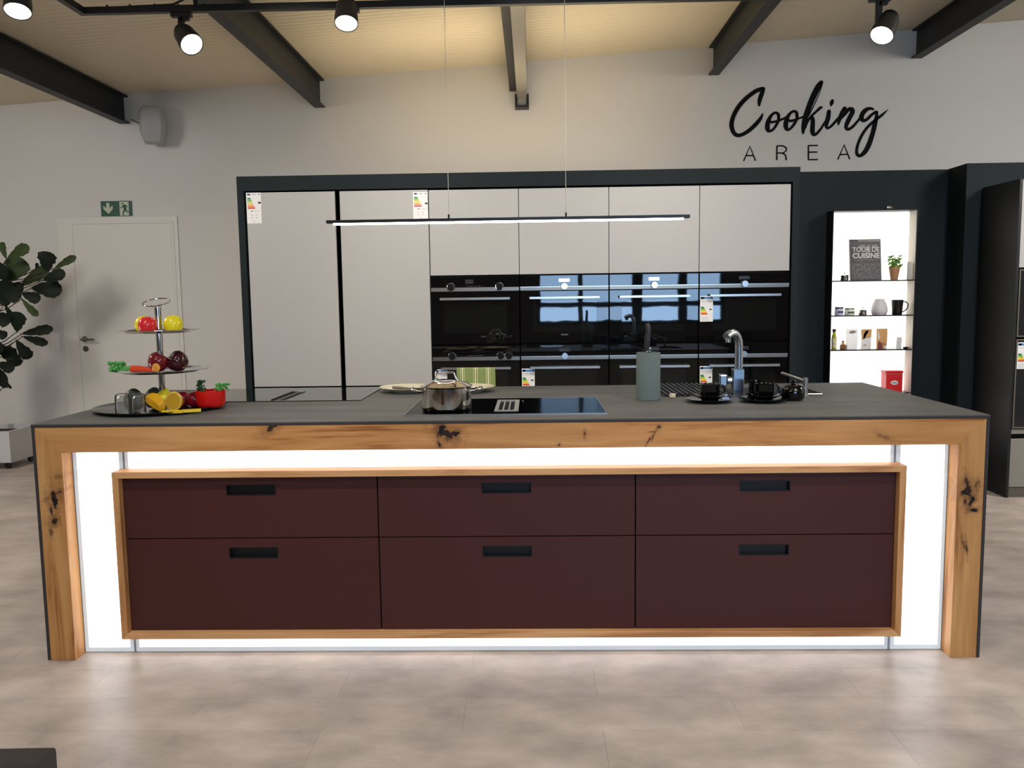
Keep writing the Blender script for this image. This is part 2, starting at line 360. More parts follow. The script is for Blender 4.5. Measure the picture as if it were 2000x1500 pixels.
def strokes(b, lines, y0, y1, mi=0):
    for ln in lines:
        vs = []; n = len(ln)
        for i, (x, z, w) in enumerate(ln):
            a = ln[max(i-1, 0)]; c = ln[min(i+1, n-1)]; dx, dz = c[0]-a[0], c[1]-a[1]; l = math.hypot(dx, dz) or 1
            nx, nz = -dz/l*w/2, dx/l*w/2
            vs += [(x+nx, y0, z+nz), (x-nx, y0, z-nz), (x+nx, y1, z+nz), (x-nx, y1, z-nz)]
        fs = [(0, 2, 3, 1), (4*n-4, 4*n-3, 4*n-1, 4*n-2)]
        for i in range(n-1):
            a, c = 4*i, 4*i+4
            fs += [(a, a+1, c+1, c), (a+2, c+2, c+3, a+3), (a, c, c+2, a+2), (a+1, a+3, c+3, c+1)]
        b.add(vs, fs, mi)
def disc(b, x, z, r, y0, y1, mi=0, seg=16): b.prism([(x+r*math.cos(2*math.pi*i/seg), z+r*math.sin(2*math.pi*i/seg)) for i in range(seg)], 'y', y0, y1, mi)
b = B(); ox, oz, s = -3.764, 2.291, .282/1230      # units: sign drawing is 1230 wide, 590 high
q = lambda x, z: (ox+x*s, oz-z*s)
b.prism([q(220, 75), q(345, 75), q(345, 285), q(470, 170), q(470, 305), q(300, 500), q(100, 305), q(100, 170), q(220, 285)], 'y', 4.4915, 4.493)
obj('down_arrow', b, gw_m, es); b = B()
b.prism([q(745, 30), q(1110, 30), q(1110, 570), q(745, 570)], 'y', 4.4915, 4.493)
obj('white_field', b, gw_m, es)
b = B(); disc(b, *q(875, 110), 34*s, 4.4905, 4.4918)
ps = lambda pts: [q(x, z)+(w*s,) for x, z, w in pts]
strokes(b, [ps([(770, 265, 28), (840, 260, 32), (885, 200, 40)]), ps([(880, 195, 50), (960, 180, 60), (1010, 185, 40), (1070, 250, 30)]),
            ps([(925, 190, 95), (955, 270, 100), (975, 340, 85)]), ps([(950, 320, 60), (905, 420, 55), (860, 500, 38)]), ps([(860, 495, 38), (870, 530, 34), (925, 562, 28)]),
            ps([(985, 320, 60), (1010, 420, 45)]), ps([(1000, 415, 40), (1130, 405, 32)])], 4.4903, 4.4918)
b.prism([q(1115, 440), q(1175, 560), q(1130, 570), q(1090, 480)], 'y', 4.4905, 4.4918)
obj('running_figure', b, g_m, es)
sw = thing('light_switch', 'white double wall switch plate left of the white door', 'switch', (-4.262, 4.49, 1.03))
obj('plate', B().box(-4.302, -4.222, 4.494, 4.5, .955, 1.115), white_p, sw, bev=.002)
for z in (.992, 1.078): obj('rocker', B().box(-4.293, -4.231, 4.4905, 4.495, z-.031, z+.031), white_p, sw, bev=.002)
sp_m = M('speaker_grey', (168, 170, 168), .5)
lsp = thing('loudspeaker', 'light grey tapered loudspeaker mounted on the white wall beside the left roof beam', 'loudspeaker', (-3.16, 4.4, 2.9))
b = B(); vs = []
for z, hw, d0 in ((2.76, .075, 4.26), (2.84, .10, 4.21), (2.93, .105, 4.20), (3.02, .10, 4.21), (3.06, .085, 4.24)):
    vs += [(-3.165-hw, 4.40, z), (-3.165-hw*1.0, d0+.06, z), (-3.165-hw*.75, d0, z), (-3.165+hw*.75, d0, z), (-3.165+hw, d0+.06, z), (-3.165+hw, 4.40, z)]
fs = [(0, 5, 4, 3, 2, 1), (24, 25, 26, 27, 28, 29)]
for r in range(4): fs += [(r*6+k, r*6+(k+1) % 6, r*6+6+(k+1) % 6, r*6+6+k) for k in range(6)]
b.add(vs, fs); obj('housing', b.xf(Matrix.Translation((-3.165, 4.3, 2.9)) @ Euler((0, 0, R(18))).to_matrix().to_4x4() @ Matrix.Translation((3.165, -4.3, -2.9))), sp_m, lsp, bev=.008, seg=2, smooth=True)
obj('wall_bracket', B().box(-3.19, -3.13, 4.36, 4.5, 2.86, 2.94), M('speaker_bracket', (150, 150, 148), .5), lsp)
obj('cable', B().tube([(-3.29, 4.5, 2.90), (-3.34, 4.44, 2.95), (-3.41, 4.42, 2.99)], .004, 6), black_m, lsp)
# ---------------------------------------------------------------- wall lettering
SCRIPT=[[(2117,3022,20),(2121,3067,36),(2139,3123,38),(2152,3161,28)],[(2150,3165,24),(2120,3156,34),(2078,3138,36),(2009,3088,37),(1948,3025,38),(1903,2954,38),(1882,2890,38),(1880,2845,38),(1897,2795,34),(1928,2769,32),(1971,2773,32),(2029,2806,34),(2086,2856,36),(2128,2905,30),(2146,2942,14),(2148,2955,4)],[(2288,2913,24),(2285,2940,24),(2262,2955,22),(2231,2941,24),(2205,2899,34),(2192,2854,40),(2195,2816,38),(2212,2799,24),(2241,2812,22),(2268,2849,24),(2286,2887,24),(2289,2921,23)],[(2205,2884,20),(2225,2875,22),(2259,2880,20),(2298,2890,20),(2344,2910,18),(2359,2919,16)],[(2447,2925,24),(2443,2952,24),(2421,2965,22),(2389,2949,24),(2363,2908,34),(2352,2863,40),(2355,2825,36),(2373,2807,22),(2399,2824,22),(2426,2858,24),(2444,2895,24),(2448,2925,23)],[(2363,2897,20),(2387,2883,22),(2421,2888,22),(2467,2904,18),(2509,2918,16)],[(2650,3203,37),(2624,3165,50),(2581,3077,50),(2547,2989,47),(2521,2910,45),(2508,2836,39),(2504,2787,24),(2507,2769,8)],[(2658,3184,8),(2649,3149,6),(2626,3086,6),(2602,3032,7),(2575,2974,8),(2544,2920,13)],[(2663,2994,13),(2648,2989,24),(2613,2958,21),(2579,2927,21),(2540,2875,21),(2521,2821,16)],[(2572,2914,29),(2585,2889,34),(2585,2835,38),(2584,2795,39),(2595,2765,32),(2618,2767,24),(2652,2804,20),(2686,2858,18),(2706,2887,18)],[(2724,2958,32),(2718,2907,39),(2706,2857,34),(2705,2828,26),(2720,2815,21),(2752,2837,22),(2787,2876,22),(2816,2910,18)],[(2751,3049,24),(2746,3030,34),(2741,3010,17),(2739,2999,4)],[(2859,2981,32),(2840,2944,39),(2819,2895,34),(2810,2856,21),(2808,2837,5)],[(2824,2890,16),(2861,2929,24),(2890,2968,32),(2917,2972,37),(2928,2952,39),(2911,2913,39),(2883,2854,37),(2876,2820,29),(2894,2802,26),(2929,2821,24),(2968,2862,21),(2997,2897,21)],[(3106,2969,18),(3075,2976,26),(3040,2962,37),(3014,2931,39),(3007,2896,39),(3023,2874,29),(3053,2883,26),(3097,2924,24),(3131,2946,24),(3139,2938,21)],[(3135,2943,24),(3137,2909,29),(3124,2840,39),(3107,2761,39),(3079,2672,42),(3046,2608,39),(3006,2574,29),(2978,2589,26),(2974,2634,24),(2993,2703,24),(3031,2777,24),(3079,2836,24),(3138,2884,24),(3177,2913,24),(3212,2944,13),(3236,2967,3)]]
AREA=[[[(1989,2547),(2042,2672),(2093,2547)],[(2011,2592),(2073,2592)]],[[(2279,2549),(2278,2672)],[(2278,2672),(2329,2671),(2359,2654),(2362,2631),(2338,2610),(2279,2609)],[(2328,2608),(2354,2591),(2363,2547)]],[[(2552,2671),(2555,2548)],[(2552,2669),(2635,2669)],[(2553,2613),(2630,2612)],[(2555,2548),(2638,2548)]],[[(2812,2547),(2864,2669),(2915,2546)],[(2832,2587),(2900,2589)]]]
def smooth_pts(ln, k=5):
    P = [Vector(p) for p in ln]; out = []
    for i in range(len(P)-1):
        p0, p1, p2, p3 = P[max(i-1, 0)], P[i], P[i+1], P[min(i+2, len(P)-1)]
        for j in range(k):
            t = j/k; out.append(.5*((2*p1)+(-p0+p2)*t+(2*p0-5*p1+4*p2-p3)*t*t+(-p0+3*p1-3*p2+p3)*t**3))
    out.append(P[-1]); return [tuple(p) for p in out]
ink = M('lettering_black', (9, 10, 13), .75, spec=.15)
lt = thing('wall_lettering', 'large black wall lettering that reads Cooking AREA', 'lettering', (2.5, 4.49, 2.9))
b = B()
for i, st in enumerate(SCRIPT):
    pts = [(x/1000, z/1000, w/1000) for x, z, w in smooth_pts(st)]
    strokes(b, [pts], 4.495-i*.00003, 4.5)
    for e in (pts[0], pts[-1]):
        if e[2] > .012: disc(b, e[0], e[1], e[2]/2, 4.495-i*.00003, 4.5, 0, 14)
obj('script_word', b, ink, lt)
for k, letter in enumerate(AREA):
    b = B(); strokes(b, [[(x/1000, z/1000, .011) for x, z in st] for st in letter], 4.495, 4.5)
    obj('letter', b, ink, lt)
# ---------------------------------------------------------------- tall cabinets and ovens
X0, PW, YF = -.572, .6, 2.588
def carcass(b, x0, x1, zs, y0=YF+.022, y1=3.18, z0=.1, z1=2.1):
    b.box(x0+.004, x0+.016, y0, y1, z0, z1).box(x1-.016, x1-.004, y0, y1, z0, z1).box(x0+.016, x1-.016, y1-.01, y1, z0, z1)
    for z in zs: b.box(x0+.016, x1-.016, y0, y1-.01, z-.006, z+.006)
def fridge(x0, x1, label):
    r = thing('fridge_cabinet', label, 'cabinet', ((x0+x1)/2, 2.9, 0), 'tall cabinets in the anthracite surround')
    b = B(); b.box(x0+.004, x1-.004, YF+.022, 3.18, .1, 2.1); obj('carcass', b, black_gap, r)
    obj('door', B().box(x0, x1, YF, YF+.02, .789, 2.097), grey_door, r, bev=.0015)
    obj('door', B().box(x0, x1, YF, YF+.02, .1, .778), grey_door, r, bev=.0015)
    obj('plinth', B().box(x0, x1, YF+.06, YF+.08, 0, .095), black_gap, r)
fridge(-1.798, -1.2, 'tall grey fridge cabinet at the left end of the cabinet block')
fridge(-1.168, -.576, 'tall grey fridge cabinet beside the oven with the green towel')
tl = ['tall grey oven tower with the green towel', 'tall grey oven tower right of the green towel oven', 'tall grey oven tower behind the grey-green canister', 'tall grey oven tower at the right end, behind the tap']
for i in range(4):
    x0 = X0+PW*i; x1 = x0+PW
    r = thing('oven_tower', tl[i], 'cabinet', ((x0+x1)/2, 2.9, 0), 'tall cabinets in the anthracite surround')
    b = B(); carcass(b, x0, x1, (.106, .445, 1.0575, 1.5235, 2.094)); obj('carcass', b, black_gap, r)
    obj('upper_door', B().box(x0+.002, x1-.002, YF, YF+.02, 1.5285, 2.094), grey_door, r, bev=.0015)
    obj('drawer_front', B().box(x0+.002, x1-.002, YF, YF+.02, .1, .44), grey_door, r, bev=.0015)
    obj('plinth', B().box(x0, x1, YF+.06, YF+.08, 0, .095), black_gap, r)
dial_m = M('dial_silver', (232, 232, 232), .22, 1.0)
disp_on = M('display_lit', (225, 235, 240), .4, emit=(225, 238, 245), es=.9)
mark_m = M('panel_print', (120, 120, 122), .5)
strip_a = M('steel_strip', (158, 150, 140), .32, 1.0); strip_b = M('steel_strip_bright', (222, 220, 216), .25, 1.0)
def oven(x0, z0, z1, style, lower, label, i_col=0):
    x1 = x0+PW; y = YF-.004; xc = (x0+x1)/2
    r = thing('built_in_oven', label, 'oven', (xc, 2.85, z0), 'built-in ovens')
    a, e = x0+.004, x1-.004
    zs = z1-.074; zb = zs-.027          # steel strip between panel and door
    obj('body', B().box(x0+.02, x1-.02, YF+.03, 3.12, z0+.008, z1-.008), black_m, r)
    cp = obj('control_panel', B().box(a, e, y, YF+.03, zs, z1-.002), glass_blk, r, bev=.001)
    st = B().box(a, e, y-.004, YF+.03, zb, zs-.0006)
    ts = obj('trim_strip', st, strip_a, r, bev=.001)
    if style == 'b': obj('highlight_edge', B().box(a, e, y-.007, y-.003, zs-.006, zs-.001), strip_b, ts)
    dr = obj('door', B().box(a, e, y, YF+.03, z0+.004, zb-.005), glass_blk, r, bev=.001)
    zz = (zb-.005+z0)/2
    wz0, wz1 = z0+.075, zb-.075
    obj('window', B().box(x0+.085, x1-.085, y-.0012, y+.001, wz0, wz1), glass_win, dr)
    hz = zb-.05; h = B().box(x0+.065, x1-.065, y-.048, y-.036, hz-.0085, hz+.0085)
    hd = obj('handle', h, steel_m if style == 'a' else strip_b, dr, bev=.002)
    for hx in (x0+.085, x1-.085): obj('handle_post', B().box(hx-.008, hx+.008, y-.037, y, hz-.007, hz+.007), black_m, dr)
    if style == 'a':
        kx = (x0+.137, x0+.464) if not lower else (x0+.137, x0+.466, x0+.520)
        for u in kx:
            kz = zs+.004
            k = obj('knob', B().cyl((u, y, kz), (u, y-.028, kz), .0225, .021, 24), M('knob_black', (8, 8, 9), .6, spec=.2), r, smooth=True)
            ring = [(u+.0245*math.cos(2*math.pi*i/28), y-.006, kz+.0245*math.sin(2*math.pi*i/28)) for i in range(28)]
            obj('knob_ring', B().tube(ring, .0032, 6, closed=True), chrome_m, k, smooth=True)
        b = B(); 
        for i in range(7): b.box(x0+.245+i*.016, x0+.252+i*.016, y-.0006, y, zs+.006, zs+.009)
        obj('panel_symbols', b, mark_m, cp)
        if not lower: obj('display', B().box(x0+.235, x0+.29, y-.0006, y, zs+.024, zs+.052), M('display_dark', (52, 54, 58), .15), cp)
    else:
        kz = zs-.002
        k = obj('knob', B().cyl((xc, y-.004, kz), (xc, y-.03, kz), .0215, .0205, 28), dial_m, r, smooth=True)
        if not lower and i_col != 3: obj('display', B().box(xc-.036, xc+.036, y-.0008, y, zs+.028, zs+.050), disp_on, cp)
        else: obj('display', B().box(xc-.036, xc+.036, y-.0008, y, zs+.028, zs+.050), M('display_dark', (52, 54, 58), .15), cp)
    b = B(); b.box(x0+.03, x1-.03, y+.001, y+.004, zb-.0049, zb-.0005); obj('vent_gap', b, black_gap, r)
    return r
up = ['upper black oven with two black ring knobs, left of the blue reflections', 'upper black oven with silver dial, second from the left, reflecting windows',
      'upper black oven with silver dial behind the grey-green canister', 'upper black oven with silver dial and an energy label, right end']
lo = ['lower black oven with three black ring knobs, green towel on its handle', 'lower black oven with silver dial directly right of the towel oven',
      'lower black oven behind the grey-green canister', 'lower black oven behind the tap, right end of the row']
for i in range(4):
    oven(X0+PW*i, 1.062, 1.521, 'a' if i == 0 else 'b', False, up[i], i)
    oven(X0+PW*i, .452, 1.053, 'a' if i == 0 else 'b', True, lo[i], i)
maker = M('maker_print', (150, 152, 156), .5)
b = B(); text(b, 'SIEMENS', .0095, X0+PW*1.5, YF-.0052, 1.117, ext=.0002)   # lettering low on one oven door
od = [o for o in bpy.data.objects if o.name.startswith('built_in_oven')]
target = [o for o in od if o['label'].startswith('upper black oven with silver dial, second')][0]
obj('maker_lettering', b, maker, [c for c in target.children if c.name.startswith('door')][0])
# energy labels
eb = M('eu_blue', (32, 44, 120), .6); el = M('eu_light_blue', (110, 160, 215), .6)
cls = [M('class_%s' % n, c, .6) for n, c in (('dark_green', (32, 120, 66)), ('green', (80, 160, 70)), ('lime', (180, 200, 70)), ('yellow', (236, 220, 70)), ('amber', (240, 180, 70)), ('orange', (232, 120, 70)), ('red', (214, 60, 44)))]
lab_ink = M('label_ink', (30, 30, 34), .6); lab_grey = M('label_grey', (150, 150, 156), .6)
def energy_label(x0, x1, z0, z1, y, label, kind, arrow=.5, cut=False):
    r = thing('energy_label', label, 'energy label', ((x0+x1)/2, y, z0), 'energy labels'); w, h = x1-x0, z1-z0
    p = [(x0, z0), (x1, z0), (x1, z1), (x0, z1)] if not cut else [(x0, z0), (x1, z0), (x1, z1), (x0+.02, z1), (x0, z1-.02)]
    obj('card', B().prism(p, 'y', y-.0016, y), paper_m, r)
    Y0, Y1 = y-.0021, y-.0016; mats = [eb, el, lab_ink, lab_grey]+cls; b = B()
    rect = lambda u0, u1, v0, v1, mi: b.box(x0+w*u0, x0+w*u1, Y0, Y1, z0+h*v0, z0+h*v1, mi)
    if kind == 'fridge':
        rect(.08, .28, .915, .965, 0); text(b, 'ENERG', h*.034, x0+w*.52, Y0, z0+h*.925, 0, ext=.0002); rect(.82, .92, .92, .965, 3)
        for i in range(7):
            u1 = .08+.20+i*.047; zz = z0+h*(.79-i*.052)
            obj('class_bar', B().prism([(x0+w*.08, zz), (x0+w*u1, zz), (x0+w*(u1+.05), zz+h*.02), (x0+w*u1, zz+h*.04), (x0+w*.08, zz+h*.04)], 'y', Y0, Y1), cls[i], r)
        za = z0+h*(.64 if arrow > .5 else .56)
        b.prism([(x0+w*.77, za+h*.03), (x0+w*.84, za), (x0+w*.98, za), (x0+w*.98, za+h*.06), (x0+w*.84, za+h*.06)], 'y', Y0, Y1, 2)
        rect(.28, .45, .385, .415, 3); rect(.52, .88, .39, .4, 3)
        for u, vv in ((.3, .26), (.62, .26), (.3, .18), (.62, .18), (.45, .06)): rect(u, u+.08, vv, vv+.02, 3)
    else:
        rect(0.02 if not cut else .12, .98, .88, .965, 1); rect(.06 if not cut else .14, .3, .885, .96, 0); rect(.86, .95, .885, .96, 0)
        text(b, 'ENERG', h*.045, x0+w*.55, Y0-.0003, z0+h*.90, 0, ext=.0002)
        rect(.08, .9, .79, .80, 3); t0 = .58 if kind == 'tall' else .66
        for i in range(6):
            v1 = t0-i*.05; wd = .22+i*.055
            obj('class_bar', B().prism([(x0+w*.06, z0+h*(v1-.05)), (x0+w*(.06+wd+.05), z0+h*(v1-.05)), (x0+w*(.06+wd), z0+h*v1), (x0+w*.06, z0+h*v1)], 'y', Y0, Y1), cls[i+(1 if i == 5 else 0)], r)
        rect(.72, .9, t0-.13, t0-.08, 2)
        if kind == 'tall':
            for k in range(3): rect(.1, .6, .16-.05*k, .168-.05*k, 3)
    obj('print', b, mats, r)['kind'] = 'stuff'
energy_label(-1.797, -1.698, 1.894, 2.097, YF, 'white energy label at the top left of the left fridge door', 'fridge', .7)
energy_label(-.676, -.577, 1.898, 2.083, YF, 'white energy label on the second fridge door, beside the pendant lamp', 'fridge', .4)
energy_label(-.556, -.472, .715, .896, YF-.004, 'white energy label with a clipped corner behind the steel pot', 'oven', cut=True)
energy_label(.036, .123, .715, .894, YF-.004, 'white energy label on the lower oven right of the towel', 'oven')
energy_label(1.236, 1.322, 1.196, 1.368, YF-.004, 'white energy label on the upper right oven door', 'tall')
energy_label(1.238, 1.322, .725, .897, YF-.004, 'white energy label on the lower right oven, left of the tap', 'oven')
# striped towel over the left lower oven handle
tg = bpy.data.materials.new('towel_green'); tg.use_nodes = True; nt = tg.node_tree; p = nt.nodes['Principled BSDF']; p.inputs['Roughness'].default_value = .9
g = N(nt, 'ShaderNodeTexCoord'); sx = N(nt, 'ShaderNodeSeparateXYZ'); nt.links.new(g.outputs['Object'], sx.inputs[0])
cr = N(nt, 'ShaderNodeValToRGB'); cr.color_ramp.interpolation = 'CONSTANT'; e = cr.color_ramp.elements
G, Cc, Br = (*lin((134, 150, 88)), 1), (*lin((236, 232, 190)), 1), (*lin((120, 112, 70)), 1)
stops = [(0, G)]
for c in (.155, .485, .815): stops += [(c-.055, Cc), (c-.045, G), (c-.034, Br), (c-.026, G), (c-.012, Cc), (c+.014, G), (c+.026, Br), (c+.034, G), (c+.045, Cc), (c+.055, G)]
e[0].position = 0; e[0].color = G; e[1].position = stops[1][0]; e[1].color = Cc
for pz, c in stops[2:]: q = e.new(pz); q.color = c
mr = N(nt, 'ShaderNodeMapRange'); mr.inputs['From Min'].default_value = -.131; mr.inputs['From Max'].default_value = .131
nt.links.new(sx.outputs[0], mr.inputs['Value']); nt.links.new(mr.outputs[0], cr.inputs['Fac']); nt.links.new(cr.outputs[0], p.inputs['Base Color'])
b = B(); nx = 40; prof = []
hy, hzc = YF-.046, .8975
for i in range(13): prof.append((hy-.0125, hzc-.30+.30*i/12))
for i in range(1, 8): a = math.pi*i/8; prof.append((hy-.0125*math.cos(a), hzc+.0125*math.sin(a)))
for i in range(9): prof.append((hy+.0125, hzc-.22*i/8))
m = len(prof)
for i in range(nx+1):
    u = i/nx
    for j, (y, z) in enumerate(prof):
        k = max(0, min(1, (hzc-z)/.3)); front = j < 13
        b.v.append((-.273-.13+.26*u+(.004*k*(1 if u > .5 else -1)*abs(u-.5)*2), y-(.004*math.sin(u*23)+.004)*k*(1 if front else -.6), z))
for i in range(nx):
    for j in range(m-1): b.f.append((i*m+j, (i+1)*m+j, (i+1)*m+j+1, i*m+j+1)); b.m.append(0)
tw = obj('kitchen_towel', b, tg, base=(-.273, hy, hzc), smooth=60); d = tw.modifiers.new('thick', 'SOLIDIFY'); d.thickness = .002
tag(tw, 'green kitchen towel with cream stripes hanging over the oven handle', 'towel')
# right oven unit, cut by the frame edge
ru = thing('oven_tower', 'dark sided oven cabinet cut off by the right picture edge', 'cabinet', (3.58, 2.7, 0), 'tall cabinets on the right')
blk_side = M('black_side_panel', (17, 18, 19), .5)
b = B(); b.box(3.257, 3.275, 2.483, 2.94, 0, 2.09); obj('side_panel', b, blk_side, ru)
b = B(); b.box(3.277, 3.9, 2.515, 2.93, .06, 2.085); obj('carcass', b, black_gap, ru)
fr_m = M('unit_steel_frame', (140, 134, 122), .4, .8)
obj('upper_door', B().box(3.277, 3.9, 2.49, 2.512, 1.524, 2.086), grey_door, ru, bev=.0015)
obj('lower_door', B().box(3.277, 3.9, 2.49, 2.512, .07, .395), M('unit_lower_door', (138, 132, 124), .5), ru, bev=.0015)
obj('plinth', B().box(3.277, 3.9, 2.495, 2.512, 0, .066), M('unit_plinth', (92, 84, 76), .6), ru)
obj('drawer_front', B().box(3.277, 3.9, 2.49, 2.512, .43, .46), M('unit_lower_door', (138, 132, 124), .5), ru)
for z0, z1, lb in ((1.073, 1.512, 'upper black oven of the right unit, cut off by the picture edge'), (.468, 1.058, 'lower black oven of the right unit with an energy label')):
    ov = thing('built_in_oven', lb, 'oven', (3.6, 2.5, z0), 'built-in ovens of the right unit')
    b = B(); b.box(3.278, 3.286, 2.478, 2.514, z0, z1).box(3.286, 3.9, 2.478, 2.514, z0, z0+.008).box(3.286, 3.9, 2.478, 2.514, z1-.008, z1); obj('frame', b, fr_m, ov)
    obj('door', B().box(3.286, 3.9, 2.482, 2.514, z0+.008, z1-.008), M('oven_glass_grey', (26, 28, 32), .12, ior=1.6), ov)
    b = B().box(3.34, 3.88, 2.44, 2.452, z1-.09, z1-.072); b.box(3.40, 3.412, 2.45, 2.483, z1-.088, z1-.075); obj('handle', b, black_m, ov)
energy_label(3.289, 3.375, .862, 1.037, 2.482, 'white energy label on the right oven unit at the picture edge', 'tall')
# ---------------------------------------------------------------- kitchen island
H = .9213
wt = thing('worktop', 'dark grey stone-look island worktop with waterfall sides', 'worktop', (0, .6, H-.012))
b = B(); xs = [-1.7775, -1.5, .69, 1.045, 1.43, 1.7775]; ys = [0, .70, 1.0, 1.185]
slab(b, xs, ys, {(3, 1)}, H-.012, H); obj('top_slab', b, stone_m, wt, bev=.0025, seg=3)
b = B().box(-1.7775, 1.7775, -.0015, -.0005, H-.0118, H-.0032); obj('front_edge_shade', b, stone_shade_joint, wt)  # thin strip added to carry the shade of the slab's front edge
for s in (-1, 1):
    x0, x1 = sorted((s*1.7775, s*1.7655)); o = obj('side_panel', B().box(x0, x1, 0, 1.185, 0, H-.0122), stone_shade_joint, wt, bev=.001)
wf_ = thing('wooden_frame', 'knotty oak portal frame around the front of the island', 'frame', (0, .04, 0))
zt, zb_, xo, xi = H-.0125, .813, 1.765, 1.668
kn = [(-.87, .897, .030, .012, .5, .9), (-.215, .874, .036, .022, -.4, 1), (-.243, .840, .006, .028, .15, 1), (-.175, .868, .022, .008, .7, 1), (-.235, .888, .012, .016, .3, 1), (.30, .866, .004, .011, 0, 1),
      (.575, .888, .006, .005, .3, 1), (.556, .862, .003, .022, -.45, 1), (.552, .871, .016, .002, .05, .9), (.535, .838, .003, .014, -.55, .9), (1.40, .842, .035, .010, -.5, .35), (-1.73, .80, .012, .05, 0, .0), (.205, .825, .006, .004, .5, .8)]
w_top = wood('oak_top_rail', 'x', kn)
b = B().prism([(-xo, zt), (xo, zt), (xi, zb_), (-xi, zb_)], 'y', 0, .069); obj('top_rail', b, w_top, wf_, bev=.001)
knl = [(-1.710, .640, .017, .032, .1, 1), (-1.722, .585, .006, .034, .2, 1), (-1.706, .652, .030, .005, .5, .9), (-1.716, .545, .018, .012, .3, .9), (-1.728, .51, .006, .016, 0, .6), (-1.69, .72, .02, .012, 0, .3)]
knr = [(1.710, .638, .024, .030, .1, 1), (1.722, .600, .008, .026, -.35, 1), (1.730, .568, .017, .008, 0, 1), (1.702, .675, .006, .022, .2, .8), (1.70, .60, .004, .012, 0, .9), (1.735, .66, .008, .02, -.5, .5), (1.712, .425, .003, .026, .12, .9), (1.70, .44, .005, .018, .3, .6)]
for s, kk in ((-1, knl), (1, knr)):
    b = B().prism([(s*xo, 0), (s*xi, 0), (s*xi, zb_), (s*xo, zt)], 'y', 0, .069)
    obj('post', b, wood('oak_post_%s' % ('west' if s < 0 else 'east'), 'z', kk, light=(218, 166, 106), mid=(194, 138, 82), dark=(146, 94, 50)), wf_, bev=.001)
ic = thing('island_body', 'pale grey carcass of the kitchen island behind its lit front', 'cabinet', (0, .6, 0))
b = B(); b.box(-1.764, 1.764, .10, .112, .0, H-.014).box(-1.764, -1.75, .112, 1.15, 0, H-.014).box(1.75, 1.764, .112, 1.15, 0, H-.014).box(-1.75, 1.75, 1.13, 1.15, .08, H-.014)
obj('carcass', b, grey_door, ic)
# back-lit acrylic front
lp = thing('light_wall', 'glowing white acrylic panels around the drawer block of the island', 'light panel', (0, .085, 0))
lum = M('acrylic_lit', (250, 252, 255), .3, emit=(243, 249, 255), es=2.2); lume = M('acrylic_edge', (205, 214, 218), .25, emit=(205, 216, 222), es=.42)
for x0, x1 in ((-1.6665, -1.474), (-1.464, 1.464), (1.474, 1.6665)):
    pn = obj('panel', B().box(x0, x1, .0705, .098, .004, .8125), lume, lp)
    obj('glowing_face', B().box(x0+(.014 if x0 < 1 and x0 > -1.5 else .016), x1-.014, .0695, .0705, .022, .803), lum, pn)
for x in (-1.469, 1.469): obj('joint_strip', B().box(x-.0045, x+.0045, .074, .098, .004, .8125), M('joint_strip', (150, 164, 172), .3), lp)
# drawer block
db = thing('drawer_block', 'oak framed block of six oxblood drawers set in the island front', 'drawers', (0, .035, .083))
xo2, z0, z1, t = 1.482, .083, .736, .024
w_c = wood('oak_casing', 'x', (), light=(232, 182, 128), mid=(220, 164, 110), dark=(186, 130, 82)); w_cv = wood('oak_casing_upright', 'z', (), light=(222, 170, 114), mid=(208, 152, 98), dark=(176, 122, 74))
y0, y1 = -.002, .0690
for poly, m_ in (([(-xo2, z1), (xo2, z1), (xo2-t, z1-t), (-xo2+t, z1-t)], w_c), ([(-xo2, z0), (xo2, z0), (xo2-t, z0+t), (-xo2+t, z0+t)], w_c),
                 ([(-xo2, z0), (-xo2, z1), (-xo2+t, z1-t), (-xo2+t, z0+t)], w_cv), ([(xo2, z0), (xo2, z1), (xo2-t, z1-t), (xo2-t, z0+t)], w_cv)):
    obj('casing_board', B().prism(poly, 'y', y0, y1), m_, db, bev=.001)
obj('back_board', B().box(-xo2+t, xo2-t, .062, .0685, z0+t, z1-t), black_gap, db)
hb_m = M('handle_recess_black', (15, 17, 19), .4)
xa = [-1.457, -.483, .490, 1.457]
for i in range(3):
    for zz0, zz1, hz0, hz1 in ((.473, .7105, .638, .678), (.109, .469, .392, .434)):
        u0, u1 = xa[i]+.0025, xa[i+1]-.0025; c = (-.9655, .0055, .973)[i]; b = B()
        slab(b, [u0, c-.0945, c+.0945, u1], [zz0, hz0, hz1, zz1], {(1, 1)}, .028, .050, axis='y')
        d = obj('drawer', b, drawer_m, db, bev=.0008)
        b = B(); b.box(c-.0945, c+.0945, .049, .055, hz0, hz1)          # recessed grip: back plate and rim
        b.box(c-.0945, c-.0905, .0265, .049, hz0, hz1).box(c+.0905, c+.0945, .0265, .049, hz0, hz1).box(c-.0905, c+.0905, .0265, .049, hz0, hz0+.003).box(c-.0905, c+.0905, .0265, .049, hz1-.003, hz1)
        obj('grip', b, hb_m, d)
obj('joint', B().box(-.0045, -.0035, .634, 1.184, H, H+.0002), stone_shade_joint, wt)
